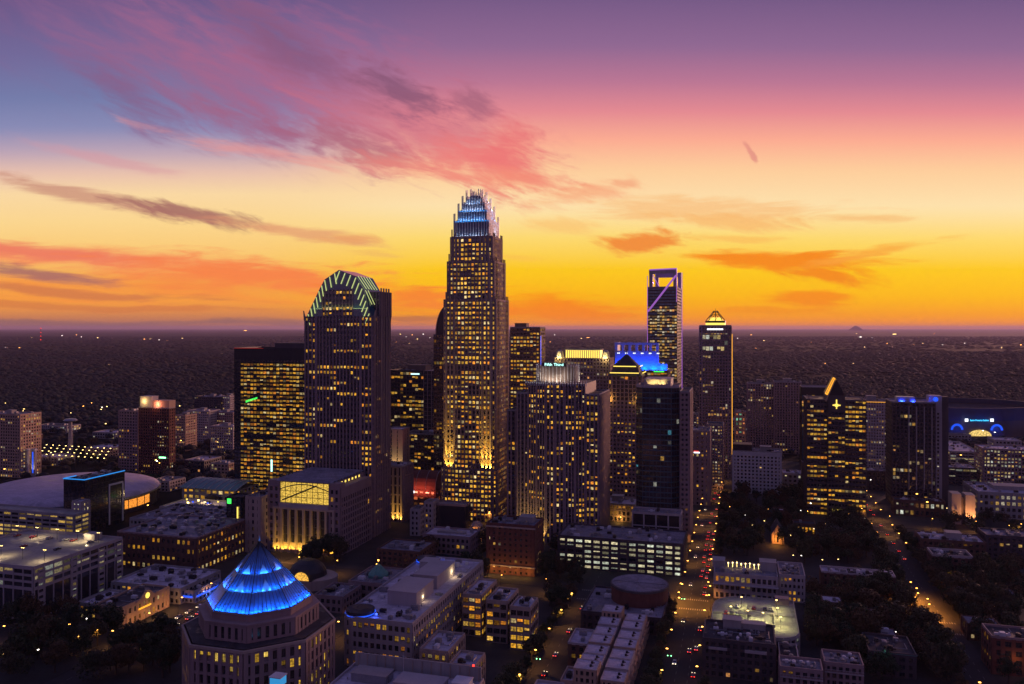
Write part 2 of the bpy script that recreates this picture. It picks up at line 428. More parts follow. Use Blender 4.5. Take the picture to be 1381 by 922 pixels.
FRAME = {}
def frame_mesh(w, h):
    k = (round(w, 1), round(h, 1))
    if k not in FRAME:
        b = MB(); t = .09
        for x0, x1, z0, z1 in ((-w / 2, -w / 2 + t, t, h - t), (w / 2 - t, w / 2, t, h - t), (-w / 2, w / 2, 0, t), (-w / 2, w / 2, h - t, h)): b.box(x0, x1, -.12, .02, z0, z1)
        if w > 1.3: b.box(-t / 2, t / 2, -.1, .02, t, h - t)
        if h > 2.2: b.box(-w / 2 + t, w / 2 - t, -.09, .02, h * .62, h * .62 + t)
        b.box(-w / 2 - .08, w / 2 + .08, -.3, .02, -.12, -.005)
        FRAME[k] = b.mesh('frame', 'metal_dark')
    return FRAME[k]
UNIT = []
def roof_units():
    for k in range(3):
        b = MB()
        if k == 0:
            b.box(-1.6, 1.6, -1, 1, .25, 1.7); b.cyl(-.75, 0, 1.7, 1.95, .6); b.cyl(.75, 0, 1.7, 1.95, .6); b.box(-1.5, -1.2, -.9, .9, 0, .25); b.box(1.2, 1.5, -.9, .9, 0, .25)
        elif k == 1:
            b.box(-1.1, 1.1, -1.1, 1.1, .2, 2.0); b.cyl(0, 0, 2.0, 2.3, .85); b.box(-1, -.8, -1, 1, 0, .2); b.box(.8, 1, -1, 1, 0, .2); b.box(1.1, 2.6, -.4, .4, .5, 1.2)
        else:
            b.box(-2.6, 2.6, -.45, .45, .4, 1.2); b.box(-.9, .9, -1.0, 1.0, 0, 1.6); b.cyl(2.2, 0, 1.2, 1.7, .3)
        UNIT.append([b.mesh('roof_unit', mt) for mt in ('metal_grey', 'metal_white', 'metal_dark')])
roof_units()
VENT = MB(); VENT.cyl(0, 0, 0, .9, .2, .2, 7); VENT.cyl(0, 0, .9, 1.1, .34, .3, 7); VENT = VENT.mesh('vent_pipe', 'metal_grey')

class Bld:
    def __init__(self, name, label, cat, loc, group=None, rz=-TH):
        self.root = link(name, None, None, loc, rz); tag(self.root, label, cat, group)
        self.loc = Vector(loc); self.rz = rz
        self.mbs = {}; self.win = []; self.cap = 100
    def mb(self, part, mat):
        return self.mbs.setdefault((part, mat), MB())
    def w2(self, x, y):
        c, s = math.cos(self.rz), math.sin(self.rz)
        return Vector((self.loc.x + x * c - y * s, self.loc.y + x * s + y * c, 0))
    def facing(self, p0, p1):
        a, b = self.w2(*p0), self.w2(*p1); mid = (a + b) / 2
        n = Vector((b.y - a.y, a.x - b.x, 0)).normalized()
        return n.dot((Vector((0, 0, 0)) - mid).normalized())
    def facade(self, p0, p1, z0, z1, fh=3.8, bay=3.2, wall='stone_mauve', glass='glass_dark', p=.4, pw=.35, sh=.42, pr=.45, pal=YEL, lev=1.0,
               run=.6, top=0.0, bot=0.0, frame=None, only=None, fcoh=.6, sp=None):
        L = math.hypot(p1[0] - p0[0], p1[1] - p0[1]); u = ((p1[0] - p0[0]) / L, (p1[1] - p0[1]) / L); n = (u[1], -u[0])
        nb = max(1, round(L / bay)); bw = L / nb; hz = z1 - z0 - top - bot; nf = max(1, round(hz / fh)); f = hz / nf
        fr = self.mb('facade_frame', frame or wall); ang = math.atan2(u[1], u[0])
        q = lambda a, o: (p0[0] + u[0] * a + n[0] * o, p0[1] + u[1] * a + n[1] * o)
        pwm = pw * bw
        if pw > 0:
            for i in range(nb + 1):
                a0 = min(max(i * bw - pwm / 2, 0.0), L - pwm); fr.obox(q(a0, pr), u, pwm, pr, z0, z1 + .25)
        if sh > 0:
            fs = self.mb('spandrel', sp) if sp else fr; so = pr * .45 if sp else pr - .12
            for j in range(nf + 1):
                zz = z0 + bot + j * f; h0 = max(z0 + .02, zz - sh * f / 2); h1 = min(z1 - .02, zz + sh * f / 2)
                if j == 0: h1 = z0 + bot + sh * f / 2
                fs.obox(q(0, so), u, L, so, h0, h1)
        if top: fr.obox(q(0, pr - .08), u, L, pr - .08, z1 - top - .05, z1 - .01)
        ww = bw - pwm; wh = f * (1 - sh)
        for j in range(nf):
            pf = p * (1 - fcoh + 2 * fcoh * rng.random()); on = rng.random() < pf
            for i in range(nb):
                if rng.random() > run: on = rng.random() < pf
                c = q((i + .5) * bw, .05); zb = z0 + bot + j * f + sh * f / 2
                lit = on and (only is None or only(i, nb, j, nf)); hs = 1.0
                if lit and rng.random() < .4: hs = rng.choice((.45, .6, .8))
                self.win.append((c, u, ang, ww, wh * hs, zb + wh * (1 - hs), lit, rng.choice(pal), lev * (.14, .36, .62, .9, 1.2)[rng.choice((0, 0, 1, 1, 2, 2, 2, 3, 3, 4))], glass, self.facing(p0, p1)))
    def sect(self, poly, z0, z1, skip=(), wall='stone_mauve', part='wall', **kw):
        self.mb(part, wall).prism(poly, z0, z1)
        for i in range(len(poly)):
            a, b = poly[i], poly[(i + 1) % len(poly)]
            if i in skip or math.hypot(a[0] - b[0], a[1] - b[1]) < 1.5: continue
            if self.facing(a, b) > -0.05: self.facade(a, b, z0, z1, wall=wall, **kw)
    def cap_roof(self, poly, z, mat='roof_grey', h=1.1, par=None, n=0, sc=1.0, thick=.45):
        n = int(n * 1.5)
        cx = sum(a for a, b in poly) / len(poly); cy = sum(b for a, b in poly) / len(poly)
        self.mb('roof', mat).poly([(a, b, z + .04) for a, b in poly])
        pm = self.mb('parapet', par or 'concrete')
        for i in range(len(poly)):
            a, b = poly[i], poly[(i + 1) % len(poly)]; L = math.hypot(b[0] - a[0], b[1] - a[1]); u = ((b[0] - a[0]) / L, (b[1] - a[1]) / L)
            o = (u[1] * .1, -u[0] * .1)
            pm.obox((a[0] + o[0] + u[0] * (.0 if i % 2 else thick), a[1] + o[1] + u[1] * (0 if i % 2 else thick)), u, L - (0 if i % 2 else 2 * thick), thick, z - .25 - .01 * (i % 2), z + h + .01 * (i % 2), True)
        xs = [a for a, b in poly]; ys = [b for a, b in poly]; placed = []
        if n >= 3 and len(poly) < 7:
            xa, xb, ya, yb = min(xs) + 2.5, max(xs) - 2.5, min(ys) + 2.5, max(ys) - 2.5
            if xb - xa > 4 and yb - ya > 4:
                for i in range(2 + n // 6):
                    x0, y0 = rng.uniform(xa, xb), rng.uniform(ya, yb); x1 = min(xb, x0 + rng.uniform(4, 14)); y1 = min(yb, y0 + rng.uniform(3, 9)); zz = z + .45 + .07 * (i % 3); dm = self.mb('pipe_run', 'metal_grey') if i == 0 else self.mbs.setdefault(('pipe_run', 'metal_grey', len(self.mbs)), MB())
                    dm.bar((x0, y0, zz), (x1, y0, zz), .16, 5); dm.bar((x1, y0, zz), (x1, y1, zz), .16, 5)
                for i in range(3 + n // 2):
                    x0, y0 = rng.uniform(xa, xb), rng.uniform(ya, yb); link('vent_pipe', VENT, self.root, (x0, y0, z + .05), 0, (1, 1, rng.uniform(.6, 1.4)))
        tries = 0
        while len(placed) < n and tries < 400:
            tries += 1
            x = rng.uniform(min(xs) + 3, max(xs) - 3); y = rng.uniform(min(ys) + 3, max(ys) - 3)
            if not all((poly[(i + 1) % len(poly)][0] - a[0]) * (y - a[1]) - (poly[(i + 1) % len(poly)][1] - a[1]) * (x - a[0]) > 2.2 * math.hypot(poly[(i + 1) % len(poly)][0] - a[0], poly[(i + 1) % len(poly)][1] - a[1]) for i, a in enumerate(poly)): continue
            if any(abs(x - a) < 4.5 * sc and abs(y - b) < 3.5 * sc for a, b in placed + getattr(self, 'block', [])): continue
            placed.append((x, y)); k = rng.choice((0, 0, 1, 2)); s = sc * rng.uniform(.75, 1.25)
            link('roof_unit', UNIT[k][rng.choice((0, 0, 1, 2))], self.root, (x, y, z + .05), rng.choice((0, math.pi / 2)), (s, s, s))
    def penthouse(self, x, y, w, d, z, h, mat='concrete'):
        self.mb('penthouse', mat).prism(rect(w, d, x, y), z + .05, z + h)
        self.mb('penthouse', mat).prism(rect(w + .5, d + .5, x, y), z + h, z + h + .35)
        self.block = getattr(self, 'block', []) + [(x + i * 2, y + j * 2) for i in range(int(-w / 4), int(w / 4) + 1) for j in range(int(-d / 4), int(d / 4) + 1)]
    def add(self, name, mb, mat, label=None): return mb.build(name, mat, self.root, label)
    def lamp(self, *a, **k): return lamp(a[0], a[1], self.root, *a[2:], **k)
    def finish(self):
        for key, mb in self.mbs.items():
            if mb.f: mb.build(key[0], key[1], self.root)
        lit = [w for w in self.win if w[6]]; dark = [w for w in self.win if not w[6]]
        if len(self.win) <= self.cap: one, rest = self.win, []
        else:
            lit.sort(key=lambda w: (-(w[10] > .3), -w[5]))
            one, rest = lit[:self.cap - 1], lit[self.cap - 1:] + dark
        for c, u, ang, ww, wh, zb, on, col, lv, gl, fc in one:
            me = pane_mesh(ww, wh, (col[0] * lv, col[1] * lv, col[2] * lv)) if on else dark_pane(ww, wh, gl)
            wo = link('window', me, self.root, (c[0], c[1], zb), ang)
            if self.loc.length < 455: link('frame', frame_mesh(ww, wh), wo)
        if rest:
            gl = rest[-1][9]; b = MB()
            for c, u, ang, ww, wh, zb, on, col, lv, g2, fc in rest:
                x0, y0 = c[0] - u[0] * ww / 2, c[1] - u[1] * ww / 2; x1, y1 = c[0] + u[0] * ww / 2, c[1] + u[1] * ww / 2
                t = .6 + .8 * rng.random()
                b.poly([(x0, y0, zb), (x1, y1, zb), (x1, y1, zb + wh), (x0, y0, zb + wh)], (col[0] * lv, col[1] * lv, col[2] * lv) if on else (t, t, t), 1 if on else 0)
            b.build('window', [gl, 'room_light'], self.root)['kind'] = 'stuff'
        return self.root

def text_part(s, size, mat, parent, loc, rz=0.0, name='lettering', sx=1.0, ext=.15):
    cu = bpy.data.curves.new(name, 'FONT'); cu.body = s; cu.size = size; cu.extrude = ext; cu.align_x = 'CENTER'
    t = bpy.data.objects.new(name, cu); COL.objects.link(t)
    me = bpy.data.meshes.new_from_object(t); bpy.data.objects.remove(t); me.materials.clear(); me.materials.append(MATS[mat])
    o = link(name, me, parent, loc, 0, (sx, 1, 1)); o.rotation_euler = (R(90), 0, rz)
    return o

# ------------------------------------------------------------------ ground, streets, hills
gb = MB()
gb.poly([(-75000, -3000, 0), (75000, -3000, 0), (75000, 95000, 0), (-75000, 95000, 0)])
tag(gb.build('ground', 'ground_mix'), kind='structure')

STREETS_V = [(-420, 12), (-286, 14), (-187, 15), (-86, 11), (-26, 16), (100, 16), (235, 14)]     # running away from us: offset, width
def cross(s):    # crossing streets met by a block whose middle is at s
    return [(425, 11), (620, 12), (880, 13)] if s < -286 else [(461, 13), (765, 13), (880, 13)] if s < -26 else [(461, 13), (674, 15), (765, 13), (880, 13)]
def strip(b, s0, s1, t0, t1, z):
    b.poly([tuple(ungrid(s0, t0, z)), tuple(ungrid(s1, t0, z)), tuple(ungrid(s1, t1, z)), tuple(ungrid(s0, t1, z))])
def on_road(s, t, m=0.0):
    if not (-426 < s < 242 and 262 < t < 980): return False
    if any(abs(s - c) < w / 2 + m for c, w in STREETS_V): return True
    return any(abs(t - c) < w / 2 + m for c, w in cross(s))
blk = MB()   # pavement slabs with a kerb step between the streets
ss = sorted(STREETS_V)
for i in range(len(ss) - 1):
    ts = cross((ss[i][0] + ss[i + 1][0]) / 2)
    for j in range(-1, len(ts)):
        s0, s1 = ss[i][0] + ss[i][1] / 2, ss[i + 1][0] - ss[i + 1][1] / 2
        t0 = 262 if j < 0 else ts[j][0] + ts[j][1] / 2; t1 = ts[j + 1][0] - ts[j + 1][1] / 2 if j + 1 < len(ts) else 980
        blk.obox(tuple(ungrid(s0, t0))[:2], (CT, -ST), s1 - s0, t1 - t0, .0, .13, True)
tag(blk.build('pavement', 'paving'), kind='structure')
rd = MB()
strip(rd, -428, 243, 260, 985, .006)
tag(rd.build('road', 'asphalt'), kind='structure')
ln = MB()
for s, w in STREETS_V:
    t = 270; cc = cross(s + 1)
    while t < 978:
        if not any(abs(t + 1.5 - c) < ww / 2 + 3 for c, ww in cc):
            for o in ((-w / 6, w / 6) if w > 15 else (0,)): strip(ln, s + o - .08, s + o + .08, t, t + 3, .012)
        t += 8
    for c, ww in cc:
        for k in range(int(w / 1.2)):
            for e in (-ww / 2 - 2.6, ww / 2 + .4):
                strip(ln, s - w / 2 + .3 + k * 1.2, s - w / 2 + .85 + k * 1.2, c + e, c + e + 2.2, .012)
tag(ln.build('road_markings', 'line_paint'), kind='structure')

def hill(px, half_px, rise_px, d):
    b = MB(); c = P(px, d); w = half_px / F * d * 1.0; hh = H + rise_px / F * d; n = 18; rings = 8
    vs = []
    for r in range(rings + 1):
        t = r / rings
        for i in range(n):
            a = i * 2 * math.pi / n; z = hh * (math.cos(t * math.pi) * .5 + .5) * (1 + .08 * math.sin(3 * a + t * 5))
            vs.append((c.x + w * 2.2 * t * math.cos(a), c.y + w * 2.2 * t * math.sin(a), z if t < 1 else -2))
    b.v = vs
    for r in range(rings):
        for i in range(n):
            b.f.append((r * n + i, r * n + (i + 1) % n, (r + 1) * n + (i + 1) % n, (r + 1) * n + i)); b.c.append((.04, .04, .03)); b.mi.append(0)
    tag(b.build('hill', 'forest_leaf'), kind='structure')
hill(1154, 6, 2.4, 42000)

# ------------------------------------------------------------------ the towers
def T(name, label, pxL, pxR, d, dep=None, pxB=None, cat='skyscraper', group=None):
    c, w, D = foot(pxL, pxR, d, dep, pxB, name)
    return Bld(name, label, cat, c, group), w, D

def corporate_tower():
    B, w, D = T('skyscraper', 'tallest tower with stepped stone setbacks and a spiky blue-white lit crown', 597, 667, 640, 42)
    k = w / 45.0
    st = dict(fh=3.95, bay=3.1, p=.95, pw=.34, sh=.44, wall='stone_mauve', pr=.6, lev=1.3, run=.4, sp='stone_brown')
    lv = [(48 * k, 45, 0, 41.5), (45 * k, 42, 41.5, 178), (40.6 * k, 38, 178, 209), (36.4 * k, 34, 209, 229)]
    for i, (a, b, z0, z1) in enumerate(lv):
        B.sect(chamfer(a, b, 3.2), z0, z1, top=1.2 if i else 0, **st)
        # projecting ribs at the third points
        if i:
            m = B.mb('corner_pier', 'stone_beige')
            for s in (-1, 1):
                for q in (.5, .40, .30):
                    m.obox((s * a * q * .86 - .45, -b / 2 - .75), (1, 0), .9, .72, z0, z1 + (3.5 if q < .5 else 6))
                for q in (-.36, -.26, .26, .36):
                    m.obox((a / 2 + .75, b * q - .45), (0, 1), .9, .72, z0, z1 + 3)
    B.mb('roof', 'roof_grey').prism(chamfer(36, 33.6, 3), 229, 229.4)
    # crown: five stepped lit boxes ringed with rods
    cr = [(31, 228.9, 241), (25.5, 241, 249.5), (20, 249.5, 256), (14.5, 256, 261), (8.5, 261, 264)]
    rods = MB(); core = MB()
    for i, (a, z0, z1) in enumerate(cr):
        a *= k; core.prism(chamfer(a, a, a * .12), z0, z1)
        n = max(4, round(a / 2.3))
        for e in range(4):
            for j in range(n):
                t = -a / 2 + (j + .5) * a / n; up = 1.8 + (5.5 if j in (0, n - 1) else 0) + (1.5 if abs(j - n / 2 + .5) < 1.2 else 0)
                if i == 4: up = 5.5 if j in (0, n - 1) else 3.2
                x, y = [(t, -a / 2 - .35), (a / 2 + .35, t), (t, a / 2 + .35), (-a / 2 - .35, t)][e]
                if j in (0, n - 1): x *= .97; y *= .97
                rods.obox((x - .3, y - .3), (1, 0), .6, .6, z0 + .3, z1 + up, True)
    B.add('crown', core, 'crown_glass'); B.add('crown_rod', rods, 'fin_pale')['kind'] = 'stuff'
    for i, (a, z0, z1) in enumerate(cr[:4]):
        a *= k; col = (.62, .78, 1.0) if i in (0, 2, 3) else (.22, .52, 1.0)
        e = (1500, 1300, 800, 450)[i]
        B.lamp('AREA', 'flood_light', (0, -a / 2 - 1.5, z0 + .4), e, col, aim=(0, .75, 1), size=(a * .9, .5))
        B.lamp('AREA', 'flood_light', (a / 2 + 1.5, 0, z0 + .4), e, col, aim=(-.75, 0, 1), size=(.5, a * .9))
    bl = MB()
    for a, z in ((28.5, 241.2), (23, 249.8)):
        a *= k; bl.obox((-a / 2, -a / 2 - .8), (1, 0), a, .4, z, z + .9, True); bl.obox((a / 2 + .8, -a / 2), (0, 1), a, .4, z, z + .9, True)
    B.add('light_strip', bl, 'led_cyan')
    # yellow floods on the shoulder ledges
    for x in (-w / 2 + 4.5, w / 2 - 6.5):
        for dx in (-3.2, 0, 3.2):
            B.lamp('SPOT', 'flood_light', (x + dx, -D / 2 - 1.5, 42.2), 20000, (1, .60, .07), aim=(0, .13, 1), spot=60)
            B.lamp('SPOT', 'flood_light', (x + dx, -D / 2 - 2.4, 42.3), 130000, (1, .60, .07), aim=(0, .06, 1), spot=20)
    B.finish()
corporate_tower()

def arched_tower():
    B, w, D = T('skyscraper', 'dark tower flaring towards an arched crown of green-yellow light rods', 411, 503, 594, 30)
    z1 = 163.5
    st = dict(fh=4.0, bay=2.9, p=.66, pw=.36, sh=.48, wall='stone_mauve', pr=.7, lev=1.15, pal=YEL, sp='stone_dark')
    hw, hd = w / 2, D / 2
    wings = [(-hw, -hw + 10.5, z1), (hw - 10.5, hw, z1)]
    B.mb('wall', 'stone_mauve').prism(rect(w, D), 0, z1)
    for a, b in ((-hw, -hw + 10), (-hw + 10, hw - 10), (hw - 10, hw)):
        B.facade((a, -hd), (b, -hd), 0, z1, **dict(st, p=.5 if a != -hw + 10 else .34))
    B.facade((hw, -hd), (hw, hd), 0, z1, **dict(st, p=.12, pw=.45))
    # gable: front outline of the crown
    out = [(-hw + 1, z1), (-hw * .72, z1 + 13), (-hw * .55, z1 + 22), (-hw * .42, z1 + 28), (0, z1 + 35), (hw * .50, z1 + 30), (hw * .72, z1 + 20), (hw - 2, z1)]
    g = MB(); y0, y1 = -hd + .6, hd - 1
    g.poly([(x, y0, z) for x, z in reversed(out)][::-1]); g.poly([(x, y1, z) for x, z in out][::-1])
    for (xa, za), (xb, zb) in zip(out, out[1:]): g.poly([(xa, y0, za), (xa, y1, za), (xb, y1, zb), (xb, y0, zb)])
    B.add('crown', g, 'glass_blue')
    B.facade((-hw * .5, y0), (hw * .42, y0), z1, z1 + 20, **dict(st, p=.3, fh=3.8, pr=.3))
    rod = MB()
    def along(t):
        L = [0]
        for a, b in zip(out, out[1:]): L.append(L[-1] + math.hypot(b[0] - a[0], b[1] - a[1]))
        s = t * L[-1]
        for i in range(len(out) - 1):
            if s <= L[i + 1]:
                f = (s - L[i]) / (L[i + 1] - L[i]); return (out[i][0] + f * (out[i + 1][0] - out[i][0]), out[i][1] + f * (out[i + 1][1] - out[i][1]))
        return out[-1]
    n = 19
    for i in range(n):
        x, z = along(.03 + .94 * i / (n - 1)); dx = (x - (-3)) / hw
        L = 8.0; rod.bar((x * .985, y0 - .5, z - .6), (x * .985 + (-1.6 if x < -3 else -3.3) * (-1 if x < -3 else 1), y0 - .7, z - .6 - L), .34, 5)
    for i in range(5):     # rods over the right slope
        y = y0 + 1.5 + i * 4.6; rod.bar((hw * .53, y, z1 + 30.2), (hw * .735, y + 2.4, z1 + 20.6), .26, 5)
        if i < 2: rod.bar((hw * .745, y, z1 + 19.6), (hw * .9, y + 2, z1 + 9), .26, 5)
    B.add('light_rod', rod, 'led_lime')
    # tall slab at the right side with four ribs
    sl = rect(9, D * .62, hw - 3.4, hd * .32)
    B.mb('wall', 'stone_mauve').prism(sl, z1, 182)
    B.facade(sl[1], sl[2], z1, 182, **dict(st, p=.0, pw=.5, sh=.25)); B.facade(sl[0], sl[1], z1, 182, **dict(st, p=.0))
    rb = MB()
    for q in (-.2, .1, .4, .7): rb.obox((hw + 1.35, hd * q - .5), (0, 1), 1.1, .85, 60, 185)
    B.add('rib', rb, 'stone_beige')
    ear = MB()
    for s in (-1, 1):
        for yy in (-hd + 1, hd - 1): ear.prism(rect(1.6, 1.6, s * (hw + .2), yy), z1 - 3, z1 + 4.5, rect(.5, .5, s * (hw + 1.6), yy))
    B.add('corner_finial', ear, 'stone_beige')
    B.lamp('AREA', 'flood_light', (0, y0 - 2, z1 + 6), 220, (.8, 1, .35), aim=(0, 1, .8), size=(w * .8, .5))
    B.finish()

    c, w, D = foot(362, 459, 545, 47, None, 'trading_hall')
    B = Bld('trading_hall', 'stone hall with one huge yellow lit window above floodlit columns', 'building', c)
    hw, hd = w / 2, D / 2; zt = 46
    B.mb('wall', 'stone_mauve').prism(rect(w, D), 0, zt)
    xa, xb = -hw + 9.5, hw - 8.5
    B.facade((-hw, -hd), (xa, -hd), 0, zt, fh=5, bay=4.5, p=.05, wall='stone_mauve', pr=.8); B.facade((xb, -hd), (hw, -hd), 0, zt, fh=5, bay=4.2, p=.12, wall='stone_mauve', pr=.8)
    B.facade((xa, -hd), (xb, -hd), 7, 29.5, fh=5.5, bay=2.2, p=.0, wall='stone_dark', pr=.3, pw=.15, sh=.1)
    B.facade((hw, -hd), (hw, hd), 0, zt, fh=4.6, bay=3.3, p=.02, wall='stone_mauve', pw=.4, sh=.3, pr=.6, top=6)
    cl = MB()
    for i in range(9):
        x = xa - 4 + i * (xb - xa + 8) / 8; cl.obox((x - .8, -hd - 2.0), (1, 0), 1.6, 1.9, 0, 30)
    cl.obox((xa - 5, -hd - 2.1), (1, 0), xb - xa + 10, 2.0, 30, 31.2)
    B.add('column', cl, 'stone_beige')
    b = MB(); b.obox((xa, -hd - 1.6), (1, 0), xb - xa, 1.5, 31.2, 34.2); B.add('light_band', b, 'stone_pale')
    nw = 9; lw = (xb - xa) / nw
    mm = MB(); mm.poly([(xa + .3, -hd - .1, 34.4), (xb - .3, -hd - .1, 34.4), (xb - .3, -hd - .1, zt + 2.6), (xa + .3, -hd - .1, zt + 2.6)], (.95, .60, .09))
    B.add('hall_window', mm, 'room_light')
    fr = MB()
    for i in range(nw + 1): fr.obox((xa + i * lw - .12, -hd - .45), (1, 0), .24, .3, 34.4, zt + 2.6)
    for z in (34.3, 38.4, 42.5, zt + 2.6): fr.obox((xa, -hd - .5), (1, 0), xb - xa, .3, z - .15, z + .15)
    for i in range(12):
        t0, t1 = i / 12, (i + 1) / 12
        fr.bar((xa + (xb - xa) * t0, -hd - .8, zt - 2.5 + 4 * math.sin(math.pi * t0)), (xa + (xb - xa) * t1, -hd - .8, zt - 2.5 + 4 * math.sin(math.pi * t1)), .35, 4)
    fr.bar((xa + 2, -hd - .75, 36), (xb - 9, -hd - .75, zt + 1), .5, 4)
    B.add('window_frame', fr, 'metal_dark')
    rf = MB()    # ribbed sloping glass roof
    for i in range(10):
        y0 = -hd + i * D / 10; rf.poly([(-hw + 6, y0, zt + 3), (hw - 6, y0, zt + 3), (hw - 6, y0 + D / 10 - .5, zt + 4.6), (-hw + 6, y0 + D / 10 - .5, zt + 4.6)])
        rf.poly([(-hw + 6, y0 + D / 10 - .5, zt + 4.6), (hw - 6, y0 + D / 10 - .5, zt + 4.6), (hw - 6, y0 + D / 10, zt + 3), (-hw + 6, y0 + D / 10, zt + 3)])
    B.add('glass_roof', rf, 'roof_grey'); B.mb('wall', 'stone_mauve').prism(rect(w - 12, D - .3), zt, zt + 2.95)
    dt = MB()
    for i in range(8): dt.obox((hw - 6.0, -hd + 2 + i * D / 9), (0, 1), 2.2, .35, zt + .6, zt + 2.2)
    B.add('roof_lamp', dt, 'led_yellow')
    tw = MB()
    for x in (-hw + 3, hw - 3.2): tw.prism(rect(6.5, 6.5, x, -hd + 3.2), zt, zt + 3.2); tw.prism(rect(7.3, 7.3, x, -hd + 3.2), zt - 14, zt - 13)
    B.add('corner_turret', tw, 'stone_mauve')
    for i in range(8):
        x = xa - 2 + i * (xb - xa + 4) / 7; B.lamp('SPOT', 'flood_light', (x, -hd - 3.3, .6), 8000, (1, .58, .06), aim=(0, .5, 1), spot=90)
    B.finish()

    c, w, D = foot(512, 543, 640, 20, None, 'annex')
    B = Bld('annex', 'slim ribbed stone annex with yellow floodlights glowing at its foot', 'building', c)
    B.sect(rect(w, D), 0, 44, fh=8, bay=4.2, p=0, wall='stone_mauve', pw=.45, sh=.15, pr=1.0); B.cap_roof(rect(w, D), 44, 'roof_grey', n=2)
    for x in (-w / 4, w / 6, w / 2.5): B.lamp('SPOT', 'flood_light', (x, -D / 2 - 3, .6), 14000, (1, .6, .08), aim=(0, .3, 1), spot=80)
    B.finish()
arched_tower()

def lit_slab():
    B, w, D = T('office_tower', 'broad black glass office block glowing with rows of yellow windows', 316, 413, 735, 45, cat='office block')
    z = z_at(472, 735)
    B.sect(rect(w, D), 0, z, fh=3.75, bay=3.4, p=.92, pw=.14, sh=.46, wall='metal_dark', pr=.3, lev=.8, run=.5, top=9, only=lambda i, n, j, m: i > 1 and j < m - 1, fcoh=.2)
    B.cap_roof(rect(w, D), z, 'roof_dark', par='metal_dark'); B.penthouse(12, 4, 34, 20, z, 5, 'stone_dark')
    led = MB(); led.obox((-w / 2, -D / 2 - .6), (1, 0), w * .42, .12, z + .6, z + .7); B.add('light_strip', led, 'led_red')
    g = MB()
    for i in range(9): g.obox((-w / 2 + 13 + i * 1.4, -D / 2 - .75), (1, 0), .7, .2, z * .63 + i * .45, z * .63 + 2 + i * .4)
    B.add('lit_logo', g, 'led_green'); g = MB(); g.obox((1.5, -D / 2 - .75), (1, 0), 1.6, .2, 22, 33)
    B.add('lit_logo', g, 'sign_teal'); B.finish()
lit_slab()

